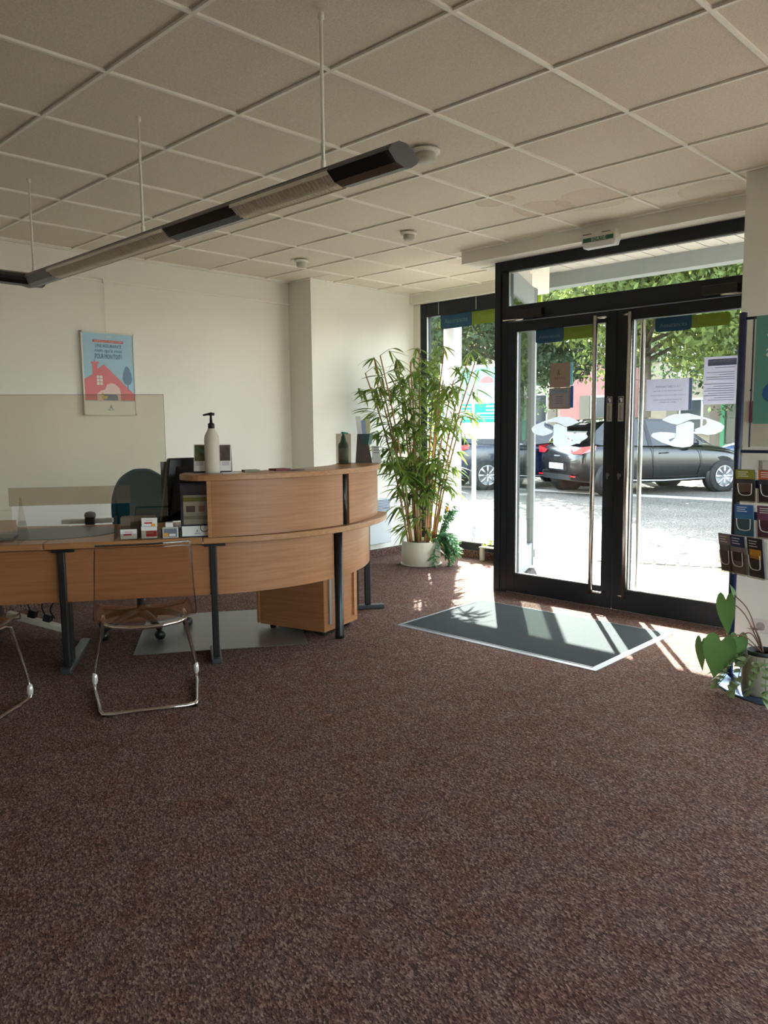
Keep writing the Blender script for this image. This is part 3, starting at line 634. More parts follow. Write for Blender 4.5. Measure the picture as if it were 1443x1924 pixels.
    put('rear_window', G().add([(.13, -.6, .99), (.13, .6, .99), (.4, .56, 1.32), (.4, -.56, 1.32)], [(3, 2, 1, 0)]), CGL)
    put('windscreen', G().add([(2.93, -.66, .96), (2.93, .66, .96), (2.27, .57, 1.375), (2.27, -.57, 1.375)], [(0, 1, 2, 3)]), CGL)
    put('spoiler', G().add([(.26, -.56, 1.35), (.26, .56, 1.35), (.56, .57, 1.43), (.56, -.57, 1.43), (.3, -.55, 1.31), (.3, .55, 1.31)], [(0, 1, 2, 3), (0, 4, 5, 1)]), paint)
    put('bumper_trim', G().obox((-.012, -.5, .3), (.03, 0, 0), (0, 1.0, 0), (0, 0, .1)), CTRIM)
    p = put('number_plate', G().obox((-.02, -.26, .5), (.012, 0, 0), (0, .52, 0), (0, 0, .11)), PLATE)
    text('lettering', plate, INK, p, T((-.022, 0, .555)), (sa, -ca, 0), (0, 0, 1), width=.4 * scale, height=.07 * scale)
    if seed: put('maker_lettering', G().box(-.005, .01, -.1, .1, .74, .765), RIM)
    return t
PB = M('paint_black', '07090d', .22, coat=.6, spec=.4); PN = M('paint_navy', '0d1830', .22, coat=.6, spec=.4); PB3 = M('paint_blue', '2a4a7a', .25, coat=1)
H = math.radians(62)
car('black hatchback parked outside with its rear towards the door', (-6.15, 15.75), H, PB, 'FB-706-LB', 1.0, 1)
car('dark blue hatchback parked to the left of the black one', (-8.85, 15.4), H, PN, 'EK-214-JR')
car('light blue hatchback parked beyond the black one', (-6.4, 20.3), math.radians(150), PB3, 'CD-582-MV')

# ---- buildings across the street
def building(name, label, x0, x1, y, h, m, wins, shop=None, roofm=None):
    """front faces -y; wins = list of (x, z, w, h)"""
    b = thing(name, label, 'building', ((x0 + x1) / 2, y, ZG))
    w = obj('facade', G().box(x0, x1, y, y + 5, ZG, h), m, b)
    obj('roof', G().prism([(0, 0), (6, 0), (3, 1.5)], (x0, y - .5, h), (0, 1, 0), (0, 0, 1), x1 - x0), roofm or M('roof_tile', '7a4a38', .8), b)
    for (x, z, ww, hh) in wins:
        f = obj('window', G().box(x, x + ww, y - .06, y, z, z + hh), WHITE, b)
        obj('window_glass', G().box(x + .08, x + ww - .08, y - .07, y - .06, z + .08, z + hh - .08), M('far_glass', '39434a', .1), f)
        obj('shutter', G().box(x - .45, x - .02, y - .1, y, z, z + hh), M('shutter', '8d8676', .7), b); obj('shutter', G().box(x + ww + .02, x + ww + .45, y - .1, y, z, z + hh), MATS['shutter'], b)
    if shop:
        a, c, fc, ac = shop
        obj('awning', G().prism([(0, 0), (1.1, -.45), (1.1, -.75), (0, -.3)], (c, y, 3.0), (0, -1, 0), (0, 0, 1), c - a), ac, b)
        for x in np.linspace(a, c - .14, 5): obj('shop_post', G().box(x, x + .14, y - .1, y, ZG, 2.6), fc, b)
        for k in range(4):
            xx = a + .2 + (c - a) / 4 * k; obj('shop_pane', G().box(xx, xx + (c - a) / 4 - .3, y - .05, y - .01, .6, 2.5), M('shop_pane', '5a5a4e', .15), b)
        obj('stall_riser', G().box(a, c, y - .08, y, ZG, .55), fc, b)
    return b
BE = M('render_beige', 'cfc2a8', .85, var=.05); PK = M('render_pink', 'c98f88', .85, var=.05); CR = M('render_cream', 'ddd3bd', .85, var=.05); GRS = M('shop_green', '4f9468', .6); PUR = M('awning_purple', '51435f', .8); YEL = M('shop_yellow', 'd9b766', .7)
building('house', 'low pale house behind the left door leaf', -30, -17.5, 29, 4.6, CR, [(-28, 1, 1, 1.6), (-25, 1, 1, 1.6), (-22, 1, 1, 1.6), (-19.6, 1, 1, 1.6)])
building('house', 'pink house seen past the left pull handle', -17.4, -14.2, 28, 6.2, PK, [(-16.6, 3.6, .9, 1.4), (-15.4, 3.6, .9, 1.4), (-16, .9, 1.1, 1.5)])
building('house', 'beige house behind the pull handles of both leaves', -14.1, -11.4, 28.4, 6.0, M('render_stone', 'b3a68f', .85, var=.06), [(-13.4, 3.6, .9, 1.4), (-12.6, .9, .9, 1.3)])
building('shop', 'shop with a purple awning and green posts behind the right door leaf', -11.3, -4.2, 28, 6.0, M('shop_brown', '85776a', .85, var=.08), [(-10.4, 3.9, 1, 1.4), (-8, 3.9, 1, 1.4), (-5.8, 3.9, 1, 1.4)], (-10.9, -4.6, GRS, PUR))
building('shop', 'shop with yellow posts far right outside', -4.1, 6, 28.5, 5.6, M('render_tan', '9c8d78', .85, var=.06), [(-3, 3.6, 1, 1.4), (0, 3.6, 1, 1.4)], (-3.6, 5.4, YEL, M('awning_grey', '77736c', .8)))
bb = building('apartment_building', 'tall pale apartment block behind the trees with a balcony railing', -45, -19, 40, 16, M('block_white', 'd8d3c8', .85), [(-40, 9, 1.3, 1.8), (-36, 9, 1.3, 1.8), (-32, 9, 1.3, 1.8), (-28, 9, 1.3, 1.8), (-24, 9, 1.3, 1.8), (-40, 5, 1.3, 1.8), (-36, 5, 1.3, 1.8), (-32, 5, 1.3, 1.8), (-28, 5, 1.3, 1.8)])
rg = G().box(-40, -20, 38.9, 38.94, 8.75, 8.8)
for k in range(120): rg.box(-40 + k * .167, -39.97 + k * .167, 38.9, 38.93, 7.8, 8.75)
o = obj('balcony_railing', rg, BLACK, bb); o['kind'] = 'stuff'; obj('balcony', G().box(-40, -20, 38.8, 40, 7.6, 7.8), MATS['block_white'], bb)

# ================================================================== FURNITURE
U = V(math.cos(math.radians(56)), math.sin(math.radians(56)), 0); N = V(U[1], -U[0], 0); S0 = V(-3.797, 2.403, 0); UP = V(0, 0, 1)
def D(a, o, z=0): return S0 + U * a + N * o + UP * z          # a along the desk front, o towards the visitor
def dbox(g, a0, a1, o0, o1, z0, z1, mi=0): return g.obox(D(a0, o0, z0), U * (a1 - a0), N * (o1 - o0), (0, 0, z1 - z0), mi)
CC = (-4.80, 3.08)
def P(r, deg, z=0): a = math.radians(deg); return V(CC[0] + r * math.cos(a), CC[1] + r * math.sin(a), z)
ZD = .735
# ---- straight desks
def tleg(par, base, inward, blen, fwd=.04, top=.7):
    side = V(-inward[1], inward[0], 0); b = np.array(base, float)
    lg = obj('leg', G().obox(b - side * .019 + UP * .03, side * .038, inward * .045, (0, 0, top - .03)), BLACK, par, .006)
    obj('leg_column', G().obox(b - side * .012 + inward * .09 + UP * .03, side * .024, inward * .1, (0, 0, top - .05)), BLACK, lg)
    obj('foot_bar', G().obox(b - side * .03 - inward * fwd, side * .06, inward * (blen + fwd), (0, 0, .03)), M('foot_grey', '35373a', .4), lg, .006)
    obj('top_bracket', G().obox(b - side * .07 - inward * .0 + UP * (top - .022), side * .12, inward * .35, (0, 0, .022)), BLACK, lg)
da = thing('desk', 'beech desk behind the clear screen at the left edge', 'desk', D(-1.6, -.4), 'run of beech desks')
obj('desktop', G().prism([(-1.9, 0), (-.85, 0), (-.85, -.8), (-1.18, -.86), (-1.28, -1.25), (-1.9, -1.25)][::-1], D(0, 0, ZD - .035), U, N, -.035), WOODT, da, .004)
obj('modesty_panel', dbox(G(), -1.88, -.778, -.075, -.055, .395, .69), WOODF, da, .002)
obj('leg', dbox(G(), -1.85, -1.8, -.08, -.03, 0, .7), BLACK, da)
db = thing('desk', 'beech desk section behind the clear chair, carrying the card holders', 'desk', D(-.4, -.4), 'run of beech desks')
obj('desktop', G().prism([(-.845, 0), (-.002, 0), (-.002, -.8), (-.845, -.8)][::-1], D(0, 0, ZD - .035), U, N, -.035), WOODT, db, .004)
obj('modesty_panel', dbox(G(), -.752, .036, -.075, -.055, .395, .69), WOODF, db, .002)
tleg(db, D(-.765, -.03), -N, .62)
# ---- curved reception counter
rc = thing('reception_counter', 'curved two-tier beech reception counter on black posts', 'counter', (CC[0] + .9, CC[1], 0))
Rw = lambda a: 1.218 + (a + 34) / 86 * .075 - (0 if a < 44 else ((a - 44) / 8) ** 2.6 * .3)
obj('worktop', G().arc(CC, lambda a: .62, Rw, -33.9, 52, ZD - .035, ZD, 60), WOODT, rc, .004)
obj('lower_panel', G().arc(CC, 1.137, 1.157, -30.4, 9.3, .395, .695, 30), WOODC, rc)
obj('lower_panel', G().arc(CC, 1.137, 1.157, 12.6, 50.5, .395, .695, 30), WOODC, rc)
lg = obj('leg', G().lathe([(.03, .0), (.03, .02), (.028, .03), (.028, .7), (.0, .7)], P(1.165, 11), 18), BLACK, rc)
for a, bl in ((-31.4, .26), (52.6, .3)):
    r_ = P(1, a) - P(0, a); tleg(rc, P(1.17, a), -r_ / np.linalg.norm(r_), bl, .05 if a < 0 else .1)
obj('upper_panel', G().arc(CC, 1.192, 1.214, -31.4, 10.6, ZD + .003, 1.056, 34), WOODC, rc)
obj('upper_panel', G().arc(CC, 1.192, 1.22, 13.4, 46.5, ZD + .003, 1.056, 30), WOODC, rc)
obj('panel_edge', G().arc(CC, 1.185, 1.217, -32.6, -31.45, ZD + .002, 1.056, 2), WOODE, rc)
obj('joint_post', G().lathe([(.02, ZD + .001), (.02, 1.056), (0, 1.056)], P(1.2, 12), 14), BLACK, rc)
obj('inner_panel', G().arc(CC, .95, .968, -28, 44, ZD + .003, 1.056, 24), PLBLACK, rc)
def Rc(a):
    r = 1.245
    if a < -33: r -= ((-33 - a) / 7.5) ** 2 * .16
    if a > 43: r -= ((a - 43) / 5) ** 2 * .12
    return r
obj('counter_shelf', G().arc(CC, .93, Rc, -40.5, 48, 1.057, 1.09, 60), WOODT, rc, .004)
# ---- mobile drawer unit
a_, b_, c_ = V(-4.22, 3.095, 0), V(-3.715, 3.225, 0), V(-3.796, 3.626, 0)
eu = (b_ - a_); ev = V(-eu[1], eu[0], 0); ev = ev / np.linalg.norm(ev) * .4
pd = thing('drawer_unit', 'beech drawer unit on castors under the curved counter', 'drawer unit', tuple(b_))
obj('carcass', G().obox(b_ + UP * .036, -eu, ev, (0, 0, .52)), WOODC, pd, .003)
obj('drawer_front', G().obox(b_ - eu * 1.0 - ev * .02 - eu / np.linalg.norm(eu) * .022 + UP * .042, eu / np.linalg.norm(eu) * .02, ev * 1.04, (0, 0, .5)), WOODC, pd, .003)
obj('side_rail', G().obox(b_ + ev * .85 + eu / np.linalg.norm(eu) * .001 + UP * .08, eu / np.linalg.norm(eu) * .012, ev * .06, (0, 0, .46)), WOODE, pd)
obj('side_rail', G().obox(b_ + ev * .12 + eu / np.linalg.norm(eu) * .001 + UP * .08, eu / np.linalg.norm(eu) * .01, ev * .06, (0, 0, .46)), M('alu', 'a9a7a2', .35, metal=.6), pd)
for s, t in ((.1, .14), (.1, .86), (.88, .14), (.88, .86)):
    q = b_ - eu * s + ev * t
    obj('castor', G().lathe([(0, -.014), (.017, -.014), (.018, 0), (.017, .014), (0, .014)], (q[0], q[1], .018), 14, axis='y').cbox((q[0], q[1], .028), .03, .03, .01), PLBLACK, pd)
# ---- chair mat
tag(obj('chair_mat', G().prism([(0, 0), (1.05, 0), (1.05, -1.0), (0, -1.0)][::-1], V(-4.278, 2.197, .001), U, N, -.003), M('chair_mat', '615e58', .3), loc=(-4.3, 2.9, 0)), 'grey translucent chair mat on the carpet under the counter', 'chair mat')
# ---- teal office chair
TEAL = M('teal_fabric', '0e4f63', .85, var=.1, scale=60, bump=.3, bscale=300)
oc = thing('office_chair', 'teal fabric swivel chair behind the desk', 'office chair', (-4.78, 2.53, 0))
oc0 = V(-4.78, 2.53, 0); bk = V(-.80, .6, 0); sd = V(.6, .80, 0)
for k in range(5):
    a = math.radians(-7 + 72 * k); e = oc0 + V(math.cos(a), math.sin(a), 0) * .3
    ar = obj('base_arm', G().tube([oc0 + UP * .13, oc0 + (e - oc0) * .6 + UP * .11, e + UP * .07], [.03, .024, .018], 8), PLBLACK, oc)
    obj('castor', G().lathe([(0, -.026), (.026, -.024), (.03, -.005), (.03, .005), (.026, .024), (0, .026)], (e[0], e[1], .031), 16, axis='y' if k % 2 else 'x'), PLBLACK, ar)
obj('gas_column', G().lathe([(.03, .1), (.03, .25), (.02, .25), (.02, .44)], tuple(oc0), 14), PLBLACK, oc)
seat = [(-.24, -.2), (-.2, -.24), (.2, -.24), (.24, -.2), (.23, .18), (.16, .24), (-.16, .24), (-.23, .18)]
obj('seat', G().prism(seat, oc0 - bk * .05 + UP * .43, sd, -bk, .07), TEAL, oc, .025)
bp = [(x, y) for x, y in spline([(-.17, 0), (-.2, .12), (-.205, .28), (-.16, .42), (-.07, .49), (0, .5), (.07, .49), (.16, .42), (.205, .28), (.2, .12), (.17, 0)], 4)]
bb_ = obj('backrest', G().prism(bp, oc0 + bk * .24 + UP * .57, sd, UP + bk * .12, .05), TEAL, oc, .018)
obj('back_bracket', G().tube([oc0 + UP * .44, oc0 + bk * .22 + UP * .45, oc0 + bk * .3 + UP * .6, oc0 + bk * .33 + UP * .72], .018, 8), PLBLACK, oc)
for s in (-1, 1):
    ap = obj('armrest', G().tube([oc0 + sd * .2 * s + UP * .45, oc0 + sd * .28 * s + UP * .47, oc0 + sd * .28 * s + UP * .64], .014, 8), PLBLACK, oc)
    obj('arm_pad', G().obox(oc0 + sd * (.28 * s - .035) + bk * .12 + UP * .64, sd * .07, -bk * .24, (0, 0, .028)), PLBLACK, ap, .01)
# ---- monitor seen from behind
mo = thing('monitor', 'black computer monitor seen from behind beside the counter', 'monitor', (-4.18, 2.63, ZD))
m0 = V(-4.235, 2.40, 0); mu = V(math.cos(math.radians(76)), math.sin(math.radians(76)), 0); mn = V(mu[1], -mu[0], 0); tl = UP + mu * .15
obj('back_shell', G().obox(m0 + UP * .79, mu * .35, -mn * .05, tl / np.linalg.norm(tl) * .385), PLBLACK, mo, .01)
obj('back_bulge', G().add([m0 + mu * .05 + UP * .82, m0 + mu * .32 + UP * .82, m0 + mu * .37 + UP * 1.12, m0 + mu * .1 + UP * 1.12,
     m0 + mu * .1 + mn * .04 + UP * .86, m0 + mu * .28 + mn * .04 + UP * .86, m0 + mu * .31 + mn * .04 + UP * 1.08, m0 + mu * .14 + mn * .04 + UP * 1.08],
     [(0, 1, 5, 4), (1, 2, 6, 5), (2, 3, 7, 6), (3, 0, 4, 7), (4, 5, 6, 7)]), M('monitor_back', '0b0c0e', .6), mo)
obj('screen', G().obox(m0 + mu * .015 + mu * .005 - mn * .051 + UP * .81, mu * .31, -mn * .002, (0, 0, .34)), M('screen_off', '06080b', .15), mo)
obj('stand', G().obox(m0 + mu * .17 - mn * .06 + UP * (ZD + .012), mu * .1, mn * .05, (0, 0, .15)).obox(m0 + mu * .1 - mn * .16 + UP * ZD, mu * .24, mn * .2, (0, 0, .012)), PLBLACK, mo)
# ---- clear chairs
def make_chair(label, cat='chair'):
    t = thing('clear_chair', label, cat, (0, 0, 0), 'clear visitor chairs')
    hx = .225; f_ = [(0, 0, .0125), (hx - .05, 0, .0125), (hx - .012, .012, .0125), (hx, .05, .0125), (hx + .034, .40, .0125), (hx + .036, .445, .018), (hx + .036, .462, .04), (hx + .026, .452, .12),
          (hx - .018, .425, .34), (hx - .02, .405, .385), (hx - .025, .36, .402), (hx - .03, .18, .412), (hx - .045, .11, .414), (hx - .08, .082, .41), (.07, .07, .402), (0, .068, .4)]
    mir = [(-x, y, z) for x, y, z in f_[::-1][1:-1]]
    obj('frame', G().tube(f_ + mir, .0105, 10, closed=True), CHROME, t)
    for s in (-1, 1):
        obj('ferrule', G().lathe([(0, .022), (.012, .028), (.0155, .045), (.0145, .065), (.0105, .085)], (s * (hx + .034), .456, 0), 12), M('ferrule', 'e2ded6', .25, metal=.5), t)
        obj('foot_glide', G().cbox((s * (hx - .03), .012, 0), .05, .02, .004), ACRYL, t)
    prof = spline([(-.02, .82), (.0, .74), (.022, .62), (.035, .53), (.06, .47), (.12, .44), (.22, .432), (.34, .438), (.44, .447), (.475, .44), (.49, .415)], 3)
    g = G(); nx = 11; vs = []
    for i, (f, z) in enumerate(prof):
        k = i / (len(prof) - 1); w = .212 + .024 * min(1, k / .38); w -= .02 * max(0, (k - .7) / .3)
        for j in range(nx):
            x = -1 + 2 * j / (nx - 1); bow = (1 - x * x) * .03
            vs.append((x * w, f - bow * (1 if k < .42 else .3), z - bow * (0 if k < .3 else .7)))
    g.add(vs, [(i * nx + j, i * nx + j + 1, (i + 1) * nx + j + 1, (i + 1) * nx + j) for i in range(len(prof) - 1) for j in range(nx - 1)], 0, True)
    st = obj('seat_shell', g, CLEARSEAT, t); so = st.modifiers.new('thick', 'SOLIDIFY'); so.thickness = .007
    rim = [vs[j] for j in range(nx)] + [vs[i * nx + nx - 1] for i in range(1, len(prof))] + [vs[(len(prof) - 1) * nx + j] for j in range(nx - 2, -1, -1)] + [vs[i * nx] for i in range(len(prof) - 2, 0, -1)]
    obj('rim', G().tube(rim, .0034, 6, closed=True), SEATEDGE, st)
    obj('top_edge', G().tube([V(*p) + UP * .003 for p in rim[:nx]], .0042, 6), glass('top_edge', '4a4658', 1.0, 1.5, .2), st)
    return t
ch1 = make_chair('clear plastic visitor chair with chrome legs in front of the desk')
ch1.location = (-3.349, 1.796, 0); ch1.rotation_euler = (0, 0, math.radians(63.3))
ch2 = dup(ch1, (-3.813, .956, 0), 'clear plastic visitor chair at the left edge, showing only its chrome leg'); ch2.rotation_euler = (0, 0, math.radians(43.8))
# ---- protective screen on the desk
ps = thing('protective_screen', 'large clear acrylic protective screen standing on the desk', 'screen', D(-.6, -.11, ZD))
def scr(poly, name, m, par, off=0, th=.004): return obj(name, G().prism(poly, D(0, -.11 + off, ZD), U, UP, th), m, par)
scr([(-1.3, .0), (-1.02, 0), (-1.02, .2), (-.4, .2), (-.4, 0), (-.19, 0), (-.19, .806), (-1.3, .806)], 'sheet', SCREEN, ps)
scr([(-1.03, .2), (-.39, .2), (-.39, .3), (-1.03, .3)], 'cross_strip', glass('strip_acrylic', 'e6e0d6', 1.0, 1.49, .05), ps, .006)
for a in (-.47, -.97): obj('foot', G().prism([(-.14, 0), (.13, 0), (.03, .2), (.01, .25), (-.01, .25), (-.03, .2)], D(a, -.11, ZD), N, UP, .006), ACRYL, ps)
scr([(-.192, 0), (-.19, 0), (-.19, .806), (-.192, .806)], 'sheet_edge', SEATEDGE, ps)
scr([(-1.3, .803), (-.19, .803), (-.19, .806), (-1.3, .806)], 'sheet_edge', SEATEDGE, ps)
# ---- desk pad, stamp, card holders
pad = [(-.85 + .345 * math.cos(2 * PI * k / 40), -.44 + .285 * math.sin(2 * PI * k / 40)) for k in range(40)]
tag(obj('desk_pad', G().prism(pad, D(0, 0, ZD), U, N, -.004), M('pad', '666563', .45), loc=tuple(D(-.85, -.44, ZD))), 'dark grey rounded desk pad on the beech desk', 'desk pad')
tag(obj('folder', dbox(G(), -1.5, -1.05, -.34, -.17, ZD + .0045, ZD + .016), M('folder', '3d3f42', .5), loc=tuple(D(-1.2, -.25, ZD))), 'dark grey folder on the front of the desk pad', 'folder')
sp = thing('stamp_holder', 'small black stamp with a rounded grey top on the desk', 'stamp', D(-.73, -.82, ZD))
obj('block', dbox(G(), -.76, -.7, -.85, -.8, ZD, ZD + .05), PLBLACK, sp, .006)
obj('rounded_top', G().lathe([(.035, ZD + .05), (.036, ZD + .065), (.028, ZD + .08), (0, ZD + .086)], D(-.73, -.825), 16), PLGREY, sp)
obj('tray', dbox(G(), -.92, -.6, -.93, -.88, ZD, ZD + .03), M('tray_white', 'd8d5ce', .5), sp, .004)
def cards(label, a0, a1, o, h, tiers, red, grp='card holders on the desk'):
    t = thing('card_holder', label, 'card holder', D((a0 + a1) / 2, o, ZD), grp)
    obj('holder', dbox(dbox(dbox(G(), a0 - .004, a1 + .004, o - .05, o - .047, ZD, ZD + h + .012), a0 - .004, a1 + .004, o, o + .003, ZD, ZD + h * .55), a0 - .004, a1 + .004, o - .05, o, ZD, ZD + .003), ACRYL, t)
    for k, (z0, z1, dk) in enumerate(tiers):
        c = obj('card_stack', dbox(G(), a0, a1, o - .012 - .03 * k - .008, o - .003 - .03 * k, ZD + z0 + .004, ZD + z1), PAPER, t)
        oo = o - .0025 - .03 * k; hh = z1 - z0
        obj('red_band', G().obox(D(a0 + (a1 - a0) * (.3 if dk else .18), oo, ZD + z0 + hh * (.42 if not dk else .2)), U * (a1 - a0) * (.5 if not dk else .68), N * .0006, UP * hh * (.16 if not dk else .45)), RED, c)
        text('lettering', red, RED if not dk else PAPER, c, D((a0 + a1) / 2, oo + .001, ZD + z0 + hh * (.75 if not dk else .5)), U, UP, width=(a1 - a0) * .5)
        if k == 1: obj('gold_square', G().obox(D(a0 + (a1 - a0) * .6, oo, ZD + z0 + hh * .12), U * (a1 - a0) * .28, N * .0006, UP * hh * .3), ORANGE, c)
    return t
cards('low acrylic holder of white and red cards, leftmost on the desk', -.447, -.36, -.03, .062, [(0, .058, False)], 'MEDICAL')
cards('tiered acrylic holder of white and deep red cards', -.335, -.25, -.03, .09, [(0, .07, True), (.06, .115, False)], 'ASSURANCE')
bx = thing('acrylic_box', 'empty clear acrylic box behind the card holders', 'holder', D(-.4, -.13, ZD))
for (a0, a1, o0, o1) in ((-.455, -.27, -.119, -.117), (-.455, -.27, -.215, -.213), (-.455, -.453, -.215, -.117), (-.272, -.27, -.215, -.117)):
    obj('wall', dbox(G(), a0, a1, o0, o1, ZD, ZD + .115), M('frosted', 'a89f94', .3, transl=.6), bx)
c3 = thing('card_holder', 'silver card holder with a landscape picture beside the blue leaflet stand', 'card holder', D(-.19, -.05, ZD), 'card holders on the desk')
obj('frame', dbox(G(), -.222, -.135, -.055, -.04, ZD, ZD + .062), M('silver_plastic', 'c9c9c8', .3, metal=.3), c3, .003)
pc = obj('picture', dbox(G(), -.214, -.143, -.0405, -.0395, ZD + .008, ZD + .054), M('card_blue', '6d7684', .5), c3)
obj('picture_sand', dbox(G(), -.214, -.19, -.0396, -.039, ZD + .01, ZD + .03), ORANGE, pc); obj('picture_label', dbox(G(), -.185, -.15, -.0396, -.039, ZD + .012, ZD + .024), PAPER, pc)
obj('card_stack', dbox(G(), -.205, -.165, -.1, -.06, ZD, ZD + .085), PAPER, c3); obj('tray', dbox(G(), -.23, -.13, -.13, -.055, ZD, ZD + .05), PLBLACK, c3)
# blue leaflet stand
ls = thing('leaflet_stand', 'dark blue leaflet stand on the desk at the end of the counter', 'leaflet stand', D(-.035, -.08, ZD))
tl = lambda a0, a1, o, z0, z1, th, sl=.14: G().obox(D(a0, o - sl * z0, ZD + z0), U * (a1 - a0), -N * th, (UP - N * sl) * (z1 - z0))
obj('back_plate', tl(-.122, .04, -.075, 0, .3, .012), NAVY, ls); obj('front_lip', tl(-.115, .033, -.045, 0, .062, .004), PAPER, ls)
obj('base', dbox(G(), -.122, .04, -.11, -.045, ZD, ZD + .006), NAVY, ls)
obj('side_plate', G().obox(D(.034, -.05, ZD), U * .007, -N * .06, (UP - N * .14) * .22), NAVY, ls)
obj('lens', tl(-.118, .036, -.05, .07, .295, .002), ACRYL, ls)
text('lettering', 'A', INK, ls, D(-.03, -.0435, ZD + .036), U, UP, height=.016); text('lettering', 'AREAS', INK, ls, D(-.03, -.043, ZD + .02), U, UP, width=.035)
obj('seal', G().lathe([(.024, 0), (.02, 0), (.02, -.001), (.024, -.001)], (0, 0, 0), 24, axis='y', caps=False), INK, ls)
so = [o for o in ls.children if o.name.startswith('seal')][0]
so.location = Vector(D(.01, -.042, ZD + .052)) - Vector(D(-.035, -.08, ZD)); so.data.transform(Matrix.Translation(Vector(D(-.035, -.08, ZD)))); so.rotation_euler = (0, 0, math.radians(-34 + 90))
lf = tag(obj('leaflet', tl(-.105, .026, -.058, .07, .235, .006), M('leaf_grey', 'b4b1ae', .6), loc=tuple(D(-.04, -.07, ZD))), 'leaflet with a photo strip in the blue stand', 'leaflet')
def lp(name, a0, a1, z0, z1, m): return obj(name, tl(a0, a1, -.0575, z0, z1, .0008), m, lf)
lp('green_band', -.105, .026, .2, .222, OLIVE); ph = lp('photo_strip', -.103, .02, .135, .196, M('photo_light', 'c9c0b8', .6))
for a, m, w in ((-.09, M('photo_dark', '4c4240', .6), .03), (-.02, M('photo_pink', 'b07478', .6), .035), (-.06, MATS['photo_dark'], .02)):
    obj('figure', tl(a, a + w, -.0567, .14, .175, .0005), m, ph)
lp('grey_band', -.105, .026, .098, .118, GREYP)
# ---- objects on the counter shelf
ZC = 1.09
bt = thing('soap_bottle', 'tall white pump bottle with a black pump on the counter end', 'bottle', P(1.06, -30.5, ZC)); q = P(1.06, -30.5)
obj('body', G().lathe([(.0, ZC), (.041, ZC), (.043, ZC + .01), (.043, ZC + .19), (.04, ZC + .215), (.022, ZC + .25), (.018, ZC + .26), (0, ZC + .26)], q, 24), M('bottle_white', 'd9d0c0', .4, transl=.15), bt)
pm = obj('pump', G().lathe([(.019, ZC + .255), (.019, ZC + .285), (.009, ZC + .29), (.006, ZC + .33), (.012, ZC + .332), (.012, ZC + .345), (0, ZC + .347)], q, 16), PLBLACK, bt)
ld = V(-.71, -.70, 0)
obj('spout', G().tube([q + UP * (ZC + .338) - ld * .02, q + UP * (ZC + .342), q + ld * .045 + UP * (ZC + .334)], [.009, .008, .005], 8), PLBLACK, pm)
cl = thing('desk_calendar', 'tent-shaped picture calendar behind the white bottle', 'calendar', P(.985, -30, ZC)); q = P(.985, -30); tg = V(math.cos(math.radians(50)), math.sin(math.radians(50)), 0); nn_ = V(tg[1], -tg[0], 0)
o0 = q - tg * .11 + nn_ * .035 + UP * ZC; sv = UP - nn_ * .25
fr = obj('front_page', G().obox(o0, tg * .215, -nn_ * .002, sv * .165), PAPER, cl); obj('back_page', G().obox(o0 - nn_ * .085, tg * .215, nn_ * .002, (UP + nn_ * .25) * .165), GREYP, cl)
obj('picture', G().obox(o0 + tg * .005 + sv * .068 + nn_ * .0006, tg * .1, -nn_ * .0005, sv * .092), M('photo_green', '6a6a48', .6, var=.35, scale=30), fr)
obj('picture', G().obox(o0 + tg * .115 + sv * .068 + nn_ * .0006, tg * .095, -nn_ * .0005, sv * .092), M('photo_brown', '5a4a46', .6, var=.5, scale=30), fr)
obj('pool', G().add([o0 + tg * .01 + sv * .15 + nn_ * .0012, o0 + tg * .02 + sv * .155 + nn_ * .0012, o0 + tg * .1 + sv * .095 + nn_ * .0012, o0 + tg * .095 + sv * .075 + nn_ * .0012], [(3, 2, 1, 0)]), TEALP, fr)
for k in range(4): obj('date_block', G().obox(o0 + tg * (.012 + .05 * k) + sv * .042 + nn_ * .0006, tg * .042, -nn_ * .0005, sv * .022), M('lavender', 'c9c2cc', .7), fr)
obj('base_strip', G().obox(o0 + nn_ * .0006, tg * .215, -nn_ * .0005, sv * .01), INK, fr)
def flat(label, r, deg, w, h, th, m, name='leaflet', rot=0, z=ZC):
    q = P(r, deg, z); a = math.radians(deg + 90 + rot)
    t = tag(obj(name, G().cbox(q, w, h, th, a), m, loc=tuple(q)), label, 'leaflet' if name == 'leaflet' else name, 'leaflets lying on the counter')
    return t
flat('white sheet lying beside the white bottle', 1.08, -25, .1, .07, .003, PAPER)
flat('small olive-grey pad of paper on the counter', 1.03, -18, .09, .07, .012, M('pad_olive', '908c78', .7), 'notepad')
flat('dark red leaflet lying on the counter', 1.03, -7.5, .1, .09, .012, M('leaf_red', '7a2c30', .6))
flat('dark leaflet with a white edge lying in front of the red one', 1.1, -3.5, .1, .07, .004, M('leaf_dark', '4a4550', .6), rot=25)
flat('thin pale leaflet lying furthest right on the counter', 1.06, 3, .11, .07, .002, M('leaf_pale', 'b9b0ac', .6), rot=-10)
